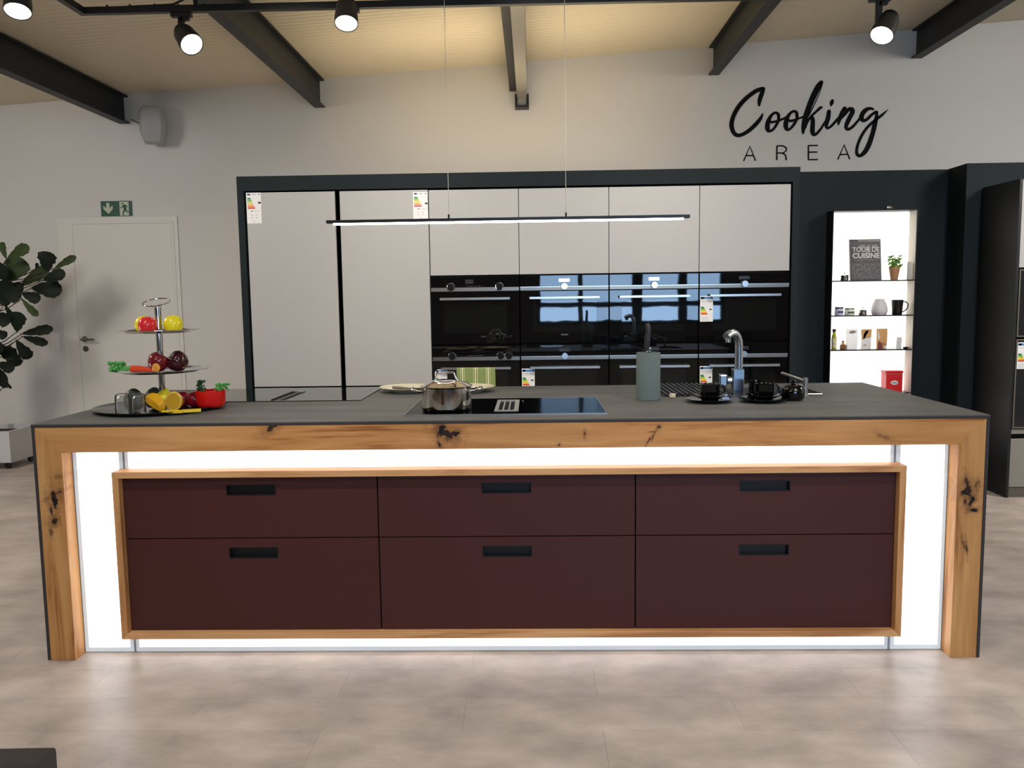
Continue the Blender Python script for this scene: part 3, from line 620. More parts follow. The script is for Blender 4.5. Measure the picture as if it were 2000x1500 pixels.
# hobs
hob = thing('induction_hob', 'black glass hob with a grey extractor grille under the steel pot', 'hob', (.0, .37, H))
b = B(); slab(b, [-.388, -.045, .052, .39], [.125, .192, .56, .63], {(1, 1)}, H+.0004, H+.005); obj('glass', b, hob_m, hob, bev=.0006)
b = B().box(-.391, .393, .122, .1248, H, H+.0052).box(-.391, .393, .6302, .633, H, H+.0052).box(-.391, -.3882, .1248, .6302, H, H+.0052).box(.3902, .393, .1248, .6302, H, H+.0052); obj('steel_edge', b, steel_m, hob)
gv = M('grille_grey', (150, 152, 148), .45); b = B()
slab(b, [-.044, -.030, -.013, -.007, .010, .016, .033, .051], [.193, .225, .525, .559], {(1, 1), (3, 1), (5, 1)}, H+.0005, H+.007)
gr = obj('grille', b, gv, hob, bev=.0006)
obj('grille_slot', B().box(-.032, .036, .222, .528, H+.0003, H+.0012), black_gap, hob)
b = B()
for x, y in ((.062, .53), (.066, .50)): b.box(x, x+.004, y, y+.010, H+.005, H+.0053)
obj('touch_marks', b, white_p, hob)
hob2 = thing('induction_hob', 'flush black glass hob with slanted vents at the rear left of the worktop', 'hob', (-1.05, .92, H))
obj('glass', B().box(-1.445, -.66, .63, 1.165, H+.0003, H+.004), M('hob_glass_grey', (22, 22, 23), .04, ior=1.75), hob2, bev=.0006)
for x in (-1.075, -1.035):
    v = obj('vent', B().box(x, x+.026, .66, 1.0, H+.004, H+.0048), black_gap, hob2)
    obj('vent_flap', B().box(x+.001, x+.025, .955, 1.0, H+.0048, H+.0085) if x > -1.05 else B().box(x+.002, x+.006, .66, 1.0, H+.0048, H+.008), steel_m if x > -1.05 else black_m, v)
# sink, drainer, tap, soap dispenser
sk_m = M('sink_granite', (74, 74, 74), .5)
sk = thing('sink', 'dark composite sink sunk into the worktop behind the cups', 'sink', (1.24, .85, H-.18))
b = B(); slab(b, [1.047, 1.059, 1.416, 1.428], [.702, .714, .986, .998], {(1, 1)}, H-.17, H+.001); b.box(1.047, 1.428, .702, .998, H-.182, H-.17)
obj('basin', b, sk_m, sk); obj('drain', B().cyl((1.24, .85, H-.17), (1.24, .85, H-.167), .045, seg=20), steel_m, sk)
dg_ = thing('drainer_grid', 'black ribbed draining board left of the sink', 'draining board', (.865, .92, H))
b = B(); b.box(.69, 1.035, .655, 1.15, H, H+.004); obj('tray', b, black_m, dg_)
for i in range(14):
    x = .703+i*.0245; obj('rib', B().box(x, x+.012, .665, 1.14, H+.004, H+.013), M('drainer_rib', (40, 41, 43), .35), dg_, bev=.003)
tp = thing('tap', 'brushed steel mixer tap with square base and bent round spout', 'tap', (1.022, .668, H))
tm_ = M('tap_steel', (196, 204, 214), .22, 1.0)
b = B(); b.box(.99, 1.054, .638, .698, H, H+.006); obj('base_plate', b, tm_, tp, bev=.002)
b = B().box(.9985, 1.0465, .644, .692, H+.006, H+.122); obj('body', b, tm_, tp, bev=.003)
pts = [(1.026, .668, H+.12), (1.026, .668, H+.22)]+[(1.026-.035*(1-math.cos(a)), .668-.028*(1-math.cos(a)), H+.22+.062*math.sin(a)) for a in (math.pi/2*k/8 for k in range(1, 8))]
e0 = pts[-1]; pts += [(e0[0]-.018, e0[1]-.014, e0[2]-.001), (e0[0]-.042, e0[1]-.036, e0[2]-.013)]
obj('spout', B().tube(pts, .0175, 18), tm_, tp, smooth=50)
e1 = pts[-1]; obj('aerator', B().cyl((e1[0]+.012, e1[1]+.008, e1[2]-.006), (e1[0]+.010, e1[1]+.006, e1[2]-.026), .0125, seg=16), M('aerator_steel', (150, 150, 152), .3, 1.0), tp, smooth=True)
b = B().cyl((1.0, .668, H+.070), (.972, .668, H+.070), .016, seg=18); b.box(.938, .974, .646, .690, H+.045, H+.098); obj('lever', b, tm_, tp, bev=.006, seg=2)
sd = thing('soap_dispenser', 'steel soap dispenser with a long slanted spout beside the sugar bowl', 'dispenser', (1.315, .635, H))
b = B().lathe([(0, 0), (.018, 0), (.018, .004), (.011, .006), (.011, .082), (0, .082)], (1.312, .635, H), 20); obj('pump_body', b, steel_m, sd, smooth=True)
obj('spout', B().tube([(1.305, .632, H+.068), (1.20, .61, H+.106)], .006, 10), steel_m, sd, smooth=50)
obj('side_lever', B().tube([(1.32, .635, H+.008), (1.385, .63, H+.008)], .004, 8), steel_m, sd)
# ---------------------------------------------------------------- pendant lamp, lighting track, spotlights
pd = thing('pendant_lamp', 'thin black linear pendant lamp glowing over the island', 'lamp', (.007, .59, 1.7))
obj('housing', B().box(-.775, .789, .575, .605, 1.701, 1.7145), M('lamp_black', (30, 26, 26), .4), pd, bev=.001)
obj('light_strip', B().box(-.745, .762, .576, .604, 1.6945, 1.7008), M('pendant_led', (255, 250, 244), .4, emit=(255, 240, 224), es=14), pd)
for x in (-.245, .260):
    w = obj('wire', B().tube([(x, .59, 1.714), (x, .59, ceil_z(x)+.003)], .0013, 6), M('wire_steel', (220, 214, 200), .35, .6), pd)
    obj('wire_gripper', B().cyl((x, .59, 1.713), (x, .59, 1.732), .004, seg=10), black_m, w)
ltk = thing('lighting_track', 'black lighting track with a mitred corner hanging under the roof beams', 'track', (1.5, 1.75, 3.0))
trk = M('track_black', (16, 15, 16), .45)
obj('rail', B().prism([(-2.408, 1.768), (-2.372, 1.732), (6.1, 1.732), (6.1, 1.768)], 'z', 2.984, 3.020), trk, ltk)
obj('rail', B().prism([(-2.408, 1.768), (-2.408, -2.4), (-2.372, -2.4), (-2.372, 1.732)], 'z', 2.984, 3.020), trk, ltk)
for x in XB[1:6]: obj('hanger', B().box(x-.012, x+.012, 1.742, 1.758, 3.02, 3.0995 if abs(x-.01) < .02 else ceil_z(x)-.248), trk, ltk)
obj('cable_loop', B().tube([(-2.2, 1.75, 3.02), (-2.05, 1.75, 3.024), (-1.88, 1.75, 3.028), (-1.80, 1.75, 3.06), (-1.785, 1.75, 3.12), (-1.775, 1.75, 3.3)], .006, 8), trk, ltk)
for x in (-2.25, -2.12, -1.98, -1.85, -1.7): obj('cable_clip', B().box(x-.003, x+.003, 1.742, 1.758, 3.02, 3.034), trk, ltk)
head_m = M('spot_black', (44, 40, 40), .4); lens_m = M('spot_lens', (255, 250, 240), .3, emit=(255, 242, 220), es=40)
def spotlight(x, y, aim, label, drop=.10, side=-.03, tilt_off=(0, 0), power=0):
    r = thing('track_spotlight', label, 'spotlight', (x, y, 2.984), 'track spotlights')
    obj('adapter', B().box(x-.06, x+.055, y-.017, y+.017, 2.958, 2.983).box(x+.005, x+.04, y-.014, y+.014, 2.94, 2.958), trk, r, bev=.002)
    hc = Vector((x+tilt_off[0], y+tilt_off[1], 2.984-drop)); d = Vector(aim).normalized()
    q = d.to_track_quat('-Z', 'Y').to_matrix().to_4x4(); T = Matrix.Translation(hc) @ q
    ax = x+side; b = B().box(ax-.022, ax+.012, y-.012, y+.012, 2.984-drop*.9, 2.962).box(ax-.01, x+.02, y-.012, y+.012, 2.935, 2.96); obj('arm', b, trk, r, bev=.003)
    b = B().lathe([(0, -.066), (.056, -.066), (.060, -.070), (.064, -.070), (.064, -.03), (.060, .0), (.058, .045), (0, .045)], seg=32).xf(T)
    hd = obj('lamp_head', b, head_m, r, smooth=True)
    b = B()
    for k in range(7):
        z = .047+k*.0052; b.lathe([(0, z), (.052-.001*k, z), (.052-.001*k, z+.0026), (0, z+.0026)], seg=24)
    b.lathe([(0, .044), (.03, .044), (.03, .08), (0, .08)], seg=16); obj('heat_sink', b.xf(T), trk, hd, smooth=True)
    obj('lens', B().lathe([(0, -.0665), (.0, -.072), (.040, -.0705), (.0555, -.0665)][1:][::-1]+[], seg=32).xf(T) if False else B().lathe([(0, -.071), (.056, -.0685), (.056, -.066), (0, -.066)], seg=32).xf(T), lens_m, hd, smooth=True)
    if power: spot('spotlight_beam', hc+d*.085, hc+d*1.085, power, NEUT, 46, .8, .05)
for a in ((-1.83, 1.75, (.55, -.52, -.66), 'black track spotlight left of the middle, tilted towards the viewer', .142, -.0, (.028, -.01), 34),
          (-.885, 1.735, (.05, -.42, -.92), 'black track spotlight facing down beside the pendant wires', .055, 0, (0, -.078), 14),
          (2.035, 1.75, (-.46, -.40, -.80), 'black track spotlight in front of the Cooking lettering', .158, -.0, (.035, 0), 16)):
    spotlight(a[0], a[1], a[2], a[3], a[4], a[5], a[6], a[7])
# the spotlight on the side leg of the track, at the left picture edge
spotlight(-2.395, 1.22, (.12, -.36, -.93), 'black track spotlight cut by the top left corner of the picture', .10, 0, (-.042, 0), 20)
# ---------------------------------------------------------------- things on the worktop
def lathe_obj(name, prof, c, mat, parent=None, seg=32, sy=1.0, sm=True, mi=None, base=None):
    return obj(name, B().lathe(prof, c, seg, 0, sy), mat, parent, smooth=sm, base=base)
Hs = H+.005
pot = thing('saucepan', 'polished steel saucepan with lid standing on the black hob', 'pot', (-.237, .262, Hs))
pc = (-.237, .262, Hs)
b = B().lathe([(0, 0), (.094, 0), (.098, .004), (.099, .012), (.099, .092), (.104, .096), (.104, .0975), (.096, .0975), (.096, .008), (0, .008)], pc, 56); obj('body', b, pot_m, pot, smooth=True)
b = B().lathe([(0, .1225), (.03, .1222), (.055, .119), (.062, .113), (.080, .109), (.097, .1005), (.1035, .0985), (.1035, .0978), (.09, .0975), (0, .0975)][::-1], pc, 56); ld = obj('lid', b, pot_m, pot, smooth=30)
p0 = Vector(pc); obj('lid_handle', B().tube([p0+Vector(v) for v in ((-.046, 0, .116), (-.043, 0, .130), (-.038, 0, .146), (-.030, 0, .149), (.026, 0, .150), (.032, 0, .147), (.036, 0, .132), (.048, 0, .117))], .0042, 10), pot_m, ld, smooth=60)
for s in (-1, 1):
    pts = [p0+Vector(v) for v in ((s*.086, -.046*1, .078), (s*.112, -.046, .082), (s*.136, -.034, .086), (s*.142, 0, .087), (s*.136, .034, .086), (s*.112, .046, .082), (s*.086, .046, .078))]
    obj('side_handle', B().tube(pts, .0048, 10), pot_m, pot, smooth=60)
cream = M('plate_cream', (232, 222, 186), .25, spec=.5); crw = M('plate_white', (244, 242, 236), .2)
def plate(x, y, label):
    r = thing('dinner_plate', label, 'plate', (x, y, H), 'cream plates behind the pot')
    lathe_obj('dish', [(0, .0), (.075, 0), (.078, .004), (.110, .014), (.134, .024), (.1345, .0265), (.110, .0185), (.082, .0105), (.0, .0095)], (x, y, H), [cream], r, 48)
    lathe_obj('white_centre', [(.100, .0161), (.082, .0112), (0, .0102)], (x, y, H), crw, r, 40); return r
plate(-.505, .985, 'cream rimmed dinner plate left of the steel pot'); plate(-.212, .965, 'cream rimmed dinner plate right of the steel pot')
nap_m = M('napkin_lime', (190, 204, 96), .9)
for x, y, lb in ((-.425, .95, 'lime green folded napkin on the plate left of the pot'), (-.285, .93, 'lime green folded napkin on the plate right of the pot')):
    b = B(); n = 9
    for i in range(n):
        for j in range(4): b.v.append((x-.05+.1*i/(n-1), y-.03+.02*j, H+.0125+.010*abs(math.sin(i*1.1+j*.5))+.004))
    for i in range(n-1):
        for j in range(3): k = i*4+j; b.f.append((k, k+4, k+5, k+1)); b.m.append(0)
    o = obj('napkin', b, nap_m, base=(x, y, H+.0125), smooth=60); o.modifiers.new('thick', 'SOLIDIFY').thickness = .004
    o.modifiers['thick'].offset = -1; tag(o, lb, 'napkin', 'lime napkins')
kn_ = thing('knife', 'table knife with a round dark steel handle resting across the left plate rim', 'knife', (-.49, .87, H+.03))
obj('handle', B().tube([(-.558, .875, H+.0335), (-.54, .873, H+.0325), (-.46, .868, H+.026)], [.007, .0075, .006], 12), M('knife_handle', (120, 112, 106), .3, .9), kn_, smooth=50)
obj('blade', B().tube([(-.462, .868, H+.026), (-.41, .866, H+.0225), (-.36, .868, H+.0215)], [.004, .005, .002], 8), steel_m, kn_, smooth=50)
fk = thing('fork', 'steel fork lying on the plate right of the pot', 'fork', (-.17, .95, H+.02))
obj('handle', B().tube([(-.235, .93, H+.0165), (-.185, .945, H+.020), (-.165, .95, H+.022)], [.003, .003, .004], 8), steel_m, fk, smooth=50)
b = B()
for k in range(4): b.tube([(-.165, .944+.004*k, H+.022), (-.145, .949+.004*k, H+.022), (-.13, .953+.004*k, H+.0245)], .0012, 6)
obj('tines', b, steel_m, fk)
cy = (.612, .57, H)
cn = thing('canister', 'tall matt grey-green canister used as a knife holder', 'canister', cy)
lathe_obj('body', [(0, 0), (.050, 0), (.052, .002), (.052, .204), (.0505, .206), (.047, .206), (.046, .203), (.046, .01), (0, .01)], cy, M('canister_green', (104, 116, 112), .6, spec=.3), cn, 48)
kf = thing('kitchen_knife', 'knife with a dark curved handle and steel bolster standing in the grey-green canister', 'knife', (.612, .57, H+.012))
b = B().tube([(.61, .57, H+.012), (.613, .57, H+.2)], [.004, .010], 10); obj('blade', b, steel_m, kf, smooth=50)
b = B().tube([(.6135, .57, H+.198), (.614, .57, H+.212)], .0105, 14); b.ball((.616, .57, H+.222), .008); obj('bolster', b, chrome_m, kf, smooth=50)
obj('handle', B().tube([(.610, .57, H+.216), (.606, .57, H+.236), (.6085, .57, H+.275), (.612, .57, H+.30), (.609, .57, H+.326), (.608, .57, H+.332)], [.010, .0115, .0115, .010, .0105, .006], 14), M('knife_handle_dark', (46, 44, 44), .35), kf, smooth=50)
b = B()
ringm = M('bead_ivory', (232, 214, 182), .3)
nr = thing('napkin_ring', 'small ivory beaded napkin ring on the worktop before the drainer', 'napkin ring', (.727, .625, H))
for k in range(10):
    a = 2*math.pi*k/10
    for z in (.0055, .0135): b.ball((.727+.0095*math.cos(a), .625+.0095*math.sin(a), H+z), .0052, seg=10, rings=6)
obj('beads', b, ringm, nr, smooth=True)
cer = M('black_ceramic', (5, 5, 6), .04, spec=.5, ior=1.6)
def cup_set(x, y, n, where):
    s = thing('dessert_plate', 'lower glossy black plate under the cup %s' % where, 'plate', (x, y, H), 'black plates')
    lathe_obj('dish', [(0, 0), (.055, 0), (.058, .003), (.078, .009), (.0985, .014), (.0988, .016), (.078, .0125), (.058, .0065), (0, .006)], (x, y, H), cer, s, 44)
    s = thing('saucer', 'upper glossy black saucer under the cup %s' % where, 'saucer', (x+.004, y, H+.006), 'black saucers')
    b = B().lathe([(0, 0), (.036, 0), (.038, .003), (.058, .012), (.0735, .0185), (.0738, .0205), (.058, .0158), (.038, .0065), (0, .006)], (x+.004, y, H+.0102), 44); obj('dish', b, cer, s, smooth=True)
    b = B().lathe([(.034, 0), (.036, 0), (.036, .0045), (.034, .0045)], (x+.004, y, H+.0060), 28); obj('foot', b, cer, s)
    c = thing('coffee_cup', 'glossy black coffee cup %s' % where, 'cup', (x+.004, y, H+.0165), 'black coffee cups')
    z = H+.0165
    lathe_obj('bowl', [(0, 0), (.024, 0), (.028, .003), (.0385, .010), (.0405, .018), (.0405, .058), (.042, .0605), (.0395, .0605), (.0375, .056), (.0375, .016), (.03, .008), (0, .007)], (x+.004, y, z), cer, c, 40)
    hx = x+.004; obj('handle', B().tube([(hx+.038, y, z+.050), (hx+.052, y, z+.053), (hx+.062, y, z+.044), (hx+.061, y, z+.028), (hx+.050, y, z+.017), (hx+.038, y, z+.015)], [.0045, .005, .0048, .0046, .0042, .004], 10), cer, c, smooth=60)
cup_set(.853, .462, 0, 'left of the tap'); cup_set(1.077, .455, 1, 'right of the tap')
sb = thing('sugar_bowl', 'glossy black round sugar bowl with a knobbed lid beside the right cup', 'bowl', (1.214, .49, H))
lathe_obj('bowl', [(0, 0), (.034, 0), (.042, .005), (.0475, .016), (.0485, .034), (.046, .050), (.041, .057), (0, .057)], (1.214, .49, H), cer, sb, 40)
lathe_obj('lid', [(.0415, .057), (.043, .059), (.040, .063), (.026, .069), (.012, .071), (.010, .075), (.012, .081), (.010, .0845), (0, .085)], (1.214, .49, H), cer, sb, 32)
obj('handle', B().tube([(1.17, .49, H+.045), (1.158, .49, H+.04), (1.156, .49, H+.028), (1.168, .49, H+.022)], .004, 8), cer, sb, smooth=60)
mj = thing('milk_jug', 'glossy black milk jug half hidden behind the right cup', 'jug', (1.085, .575, H))
b = B().lathe([(0, 0), (.028, 0), (.034, .006), (.036, .03), (.034, .062), (.036, .076), (.033, .076), (.031, .06), (.032, .03), (0, .01)], (1.085, .575, H), 36)
for i, v in enumerate(b.v):
    if v[2] > H+.06 and v[0] < 1.085-.026: b.v[i] = (v[0]-.02*(v[2]-H-.06)/.016, v[1], v[2]+.003)
obj('body', b, cer, mj, smooth=True)
obj('handle', B().tube([(1.118, .575, H+.066), (1.136, .575, H+.064), (1.138, .575, H+.04), (1.12, .575, H+.022)], .0042, 8), cer, mj, smooth=60)
# ---------------------------------------------------------------- tiered stand with fruit
SX, SY = -1.468, .42
ts_ = thing('tiered_stand', 'three tier serving stand with a black tray, two steel plates and a ring handle', 'stand', (SX, SY, H))
tray_m = M('tray_black', (20, 19, 19), .12, ior=1.6)
lathe_obj('base_tray', [(0, 0), (.20, 0), (.25, .008), (.262, .0145), (.261, .0165), (.245, .0125), (.20, .008), (0, .008)], (SX-.008, SY+.01, H), tray_m, ts_, 64, 1.06)
obj('pole', B().cyl((SX+.007, SY, H+.008), (SX+.007, SY, 1.352), .0138, seg=24), chrome_m, ts_, smooth=True)
ringp = [(SX+.004+.053*math.cos(2*math.pi*i/40), SY+.053*math.sin(2*math.pi*i/40), 1.372+.0165*math.sin(2*math.pi*i/40)) for i in range(40)]
obj('ring_handle', B().tube(ringp, .0026, 8, closed=True).cyl((SX+.005, SY-.052, 1.357), (SX+.007, SY, 1.348), .003), chrome_m, ts_, smooth=True)
for z, r, nm in ((1.080, .198, 'middle_plate'), (1.245, .164, 'top_plate')):
    lathe_obj('plate', [(0, 0), (r*.78, 0), (r*.86, .007), (r, .0115), (r, .0128), (r*.85, .0088), (r*.77, .0022), (0, .0022)], (SX+.005, SY, z), chrome_m, ts_, 64)
def gloss(n, c, r=.18, sss=0): return M(n, c, r, spec=.5, coat=.3)
yel, red, dred, dk = gloss('pepper_yellow', (246, 226, 40)), gloss('pepper_red', (226, 44, 48)), gloss('apple_dark_red', (118, 26, 30), .12), gloss('plum_dark', (58, 16, 22), .1)
stem_m = M('stem_brown', (110, 84, 40), .6)
zt1, zt2, zt0 = 1.2475, 1.0825, H+.0085
def fruit(name, label, cat, c, prof, mat, group=None, sc=1.0, turn=None, stem=True, seg=28, lobes=0):
    r = thing(name, label, cat, c, group)
    b = B().lathe([(x*sc, z*sc) for x, z in prof], (0, 0, 0), seg)
    if lobes: b.v = [(x*(1+.05*math.cos(lobes*math.atan2(y, x))), y*(1+.05*math.cos(lobes*math.atan2(y, x))), z) for x, y, z in b.v]
    if turn: b.xf(Euler(turn).to_matrix().to_4x4())
    zm = min(v[2] for v in b.v); b.xf(Matrix.Translation((c[0], c[1], c[2]-zm))); o = obj('flesh', b, mat, r, smooth=70)
    if stem:
        s = B().tube([(0, 0, prof[-1][1]*sc-.004), (.002, 0, prof[-1][1]*sc+.008)], .0022, 6)
        if turn: s.xf(Euler(turn).to_matrix().to_4x4())
        s.xf(Matrix.Translation((c[0], c[1], c[2]-zm))); obj('stem', s, stem_m, r)
    return r
pep = [(0, 0), (.020, 0), (.030, .004), (.037, .014), (.0405, .029), (.0395, .044), (.034, .057), (.024, .0665), (.012, .071), (0, .072)]
fruit('yellow_pepper', 'yellow pepper on the top plate, left of the pole', 'pepper', (SX-.058, SY+.01, zt1), pep, yel, 'yellow fruit on the top plate', .95, (0, 0, .4), False)
fruit('red_tomato', 'red tomato in front of the pole on the top plate', 'tomato', (SX-.014, SY-.055, zt1), pep, red, None, .92, (0, 0, .2), False)
fruit('yellow_pepper', 'yellow pepper on the top plate, right of the pole', 'pepper', (SX+.072, SY-.005, zt1), pep, yel, 'yellow fruit on the top plate', .98, (0, 0, 1.0), False)
app = [(0, .006), (.012, 0), (.026, .004), (.039, .022), (.044, .042), (.041, .060), (.030, .072), (.014, .073), (0, .066)]
ap = fruit('red_apple', 'dark red apple with a yellow patch on the middle plate', 'apple', (SX+.004, SY-.06, zt2), app, dred, 'apples on the middle plate', .98, (-.2, .5, 0))
b = B()
obj('yellow_patch', B().ball((SX+.03, SY-.0945, zt2+.022), .017, .006, .018), gloss('apple_yellow', (224, 150, 50)), ap, smooth=True)
fruit('red_apple', 'near black shiny plum coloured apple at the right of the middle plate', 'apple', (SX+.118, SY-.01, zt2), app, dk, 'apples on the middle plate', 1.02, (.3, -.9, .3))
car_m, hg, dg2 = gloss('carrot_orange', (222, 70, 36), .3), M('herb_green', (86, 168, 76), .5), M('herb_dark', (40, 84, 44), .6)
ct = thing('carrot', 'carrot with frilly green top lying on the left of the middle plate', 'carrot', (SX-.10, SY-.05, zt2))
obj('root', B().tube([(SX-.088, SY-.06, zt2+.0155), (SX-.05, SY-.066, zt2+.0155), (SX+.02, SY-.078, zt2+.009)], [.0145, .014, .006], 14), car_m, ct, smooth=60)
def herb(b, c, n, sp, r0, rnd):
    for _ in range(n):
        p = [c[i]+rnd.uniform(-sp[i], sp[i]) for i in range(3)]; b.ball(p, r0*rnd.uniform(.6, 1.3), seg=7, rings=5)
rn = random.Random(4); b = B(); herb(b, (SX-.155, SY-.05, zt2+.026), 70, (.03, .018, .017), .006, rn); b.tube([(SX-.09, SY-.06, zt2+.016), (SX-.125, SY-.055, zt2+.018)], .008, 8); herb(b, (SX-.115, SY-.055, zt2+.018), 18, (.018, .01, .006), .0055, rn)
fo = obj('leaf_top', b, hg, ct, smooth=True)
# lower tray
gls = bpy.data.materials.new('clear_glass'); gls.use_nodes = True; nt = gls.node_tree; nt.nodes.clear()
out = N(nt, 'ShaderNodeOutputMaterial'); tr = N(nt, 'ShaderNodeBsdfTransparent'); tr.inputs[0].default_value = (.96, .97, .97, 1); gl = N(nt, 'ShaderNodeBsdfGlossy'); gl.inputs['Roughness'].default_value = .03
lw_ = N(nt, 'ShaderNodeLayerWeight'); lw_.inputs['Blend'].default_value = .18; tl_ = N(nt, 'ShaderNodeBsdfTranslucent'); m1 = N(nt, 'ShaderNodeMixShader'); m2 = N(nt, 'ShaderNodeMixShader'); m1.inputs[0].default_value = .16
nt.links.new(tr.outputs[0], m1.inputs[1]); nt.links.new(tl_.outputs[0], m1.inputs[2]); nt.links.new(lw_.outputs['Fresnel'], m2.inputs[0]); nt.links.new(m1.outputs[0], m2.inputs[1]); nt.links.new(gl.outputs[0], m2.inputs[2]); nt.links.new(m2.outputs[0], out.inputs[0])
for i, (x, y, lb) in enumerate(((-1.535, .222, 'clear glass tumbler turned upside down at the left of the black tray'), (-1.470, .220, 'clear glass tumbler turned upside down in front of the avocado'))):
    o = obj('glass_tumbler', B().lathe([(.0245, 0), (.0275, 0), (.0285, .004), (.028, .066), (.024, .077), (.016, .081), (0, .0815), (0, .071), (.014, .070), (.0225, .062), (.0245, .004)], (x, y, zt0+.0005), 28), gls, base=(x, y, zt0), smooth=True)
    tag(o, lb, 'glass', 'glass tumblers on the tray')
avo = gloss('avocado_green', (36, 48, 28), .5)
egg = [(0, 0), (.020, .002), (.034, .014), (.040, .034), (.036, .058), (.024, .078), (.010, .088), (0, .090)]
fruit('avocado', 'dark green avocado standing behind the glass tumblers', 'avocado', (-1.532, .312, zt0), egg, avo, 'avocados', 1.02, (0, 0, 0), False)
fruit('avocado', 'dark green avocado leaning beside the yellow lemon', 'avocado', (-1.488, .385, zt0), egg, avo, 'avocados', .98, (0, .15, 0), False)
lem = [(0, 0), (.010, .001), (.024, .010), (.032, .028), (.034, .045), (.030, .062), (.018, .078), (.008, .084), (.006, .090), (0, .092)]
fruit('lemon', 'whole yellow lemon between the avocado and the pole', 'lemon', (-1.432, .335, zt0), lem, yel, None, 1.0, (0, .35, 0), False)
amb = gloss('lemon_peel', (232, 170, 30), .25); pulp = M('lemon_pulp', (206, 160, 44), .35); pith = M('lemon_pith', (244, 214, 120), .5)
lw = thing('lemon_wedge', 'amber lemon wedge lying against the pole base', 'lemon', (-1.42, .25, zt0))
vs = [(-.055, 0, 0), (.055, 0, 0), (-.02, -.02, .0), (.0, -.024, 0)]
b = B(); n = 12
for i in range(n+1):
    a = math.pi*i/n; u = -.06*math.cos(a); rr = .040*math.sin(a)
    b.v += [(u, 0, .058*math.sin(a)), (u, -rr*.9, .034*math.sin(a)), (u, -rr*.75, 0.001), (u, 0, 0)]
for i in range(n):
    for k in range(4): b.f.append((i*4+k, i*4+(k+1) % 4, i*4+4+(k+1) % 4, i*4+4+k)); b.m.append(0)
b.xf(Matrix.Translation((-1.422, .255, zt0)) @ Matrix.Scale(.86, 4) @ Euler((0, R(33), R(-12))).to_matrix().to_4x4())
zm = min(v[2] for v in b.v); b.xf(Matrix.Translation((0, 0, zt0-zm))); obj('peel', b, amb, lw, smooth=60)
lh = thing('lemon_half', 'halved lemon showing its cut face, right of the pole base', 'lemon', (-1.35, .262, zt0))
T = Matrix.Translation((-1.35, .272, zt0+.0415)) @ Euler((R(82), 0, R(-14))).to_matrix().to_4x4()
obj('peel', B().lathe([(0, -.036), (.020, -.031), (.034, -.018), (.0405, 0), (.038, .0015), (0, .0015)], seg=32).xf(T), amb, lh, smooth=True)
obj('pith', B().lathe([(.036, .0012), (.0375, .0016), (0.0, .0022)], seg=32).xf(T), pith, lh); obj('pulp', B().lathe([(.034, .0015), (.0335, .0028), (0, .0030)], seg=32).xf(T), pulp, lh)
fruit('red_tomato', 'red tomato behind the halved lemon', 'tomato', (-1.392, .46, zt0), pep, gloss('tomato_deep', (160, 24, 34)), 'red tomatoes on the tray', .85, None, False)
fruit('red_tomato', 'red tomato touching the red bowl', 'tomato', (-1.332, .44, zt0), pep, gloss('tomato_deep', (160, 24, 34)), 'red tomatoes on the tray', .85, None, False)
stk_m = M('stick_yellow', (244, 206, 30), .4)
for x0_, y0_, x1_, y1_, lb in ((-1.37, .205, -1.29, .215, 'yellow vegetable stick lying under the lemon wedge'), (-1.30, .225, -1.23, .250, 'yellow vegetable stick lying in front of the halved lemon')):
    o = obj('vegetable_stick', B().tube([(x0_, y0_, zt0+.0065), (x1_, y1_, zt0+.0065)], .0088, 4), stk_m, base=((x0_+x1_)/2, (y0_+y1_)/2, zt0), bev=.001); tag(o, lb, 'vegetable', 'yellow sticks')
rb = thing('red_bowl', 'shiny red ceramic bowl with herbs at the right of the black tray', 'bowl', (-1.247, .40, zt0))
rbm = M('bowl_red', (226, 26, 22), .06, spec=.6)
lathe_obj('body', [(0, 0), (.044, 0), (.054, .007), (.0585, .018), (.061, .068), (.0613, .072), (.058, .072), (.055, .020), (.045, .010), (0, .009)], (-1.247, .40, zt0), rbm, rb, 40)
ct2 = thing('carrot', 'carrot with green top standing in the red bowl', 'carrot', (-1.23, .41, zt0+.02))
obj('root', B().tube([(-1.262, .395, zt0+.02), (-1.247, .395, zt0+.045), (-1.212, .395, zt0+.070)], [.006, .010, .013], 12), car_m, ct2, smooth=60)
b = B(); herb(b, (-1.192, .39, zt0+.086), 46, (.026, .012, .013), .005, rn); b.tube([(-1.212, .395, zt0+.070), (-1.19, .39, zt0+.08)], .006, 8); obj('leaf_top', b, hg, ct2, smooth=True)
hb = thing('herb_bunch', 'bunch of dark green herbs in the left of the red bowl', 'herbs', (-1.293, .40, zt0+.02))
b = B(); herb(b, (-1.285, .40, zt0+.092), 50, (.016, .012, .020), .0048, rn); obj('leaf_head', b, dg2, hb, smooth=True)
b = B()
for k in range(5): b.tube([(-1.276+.003*k, .40, zt0+.022), (-1.291+.004*k, .40, zt0+.080)], .0015, 5)
obj('stalks', b, dg2, hb)
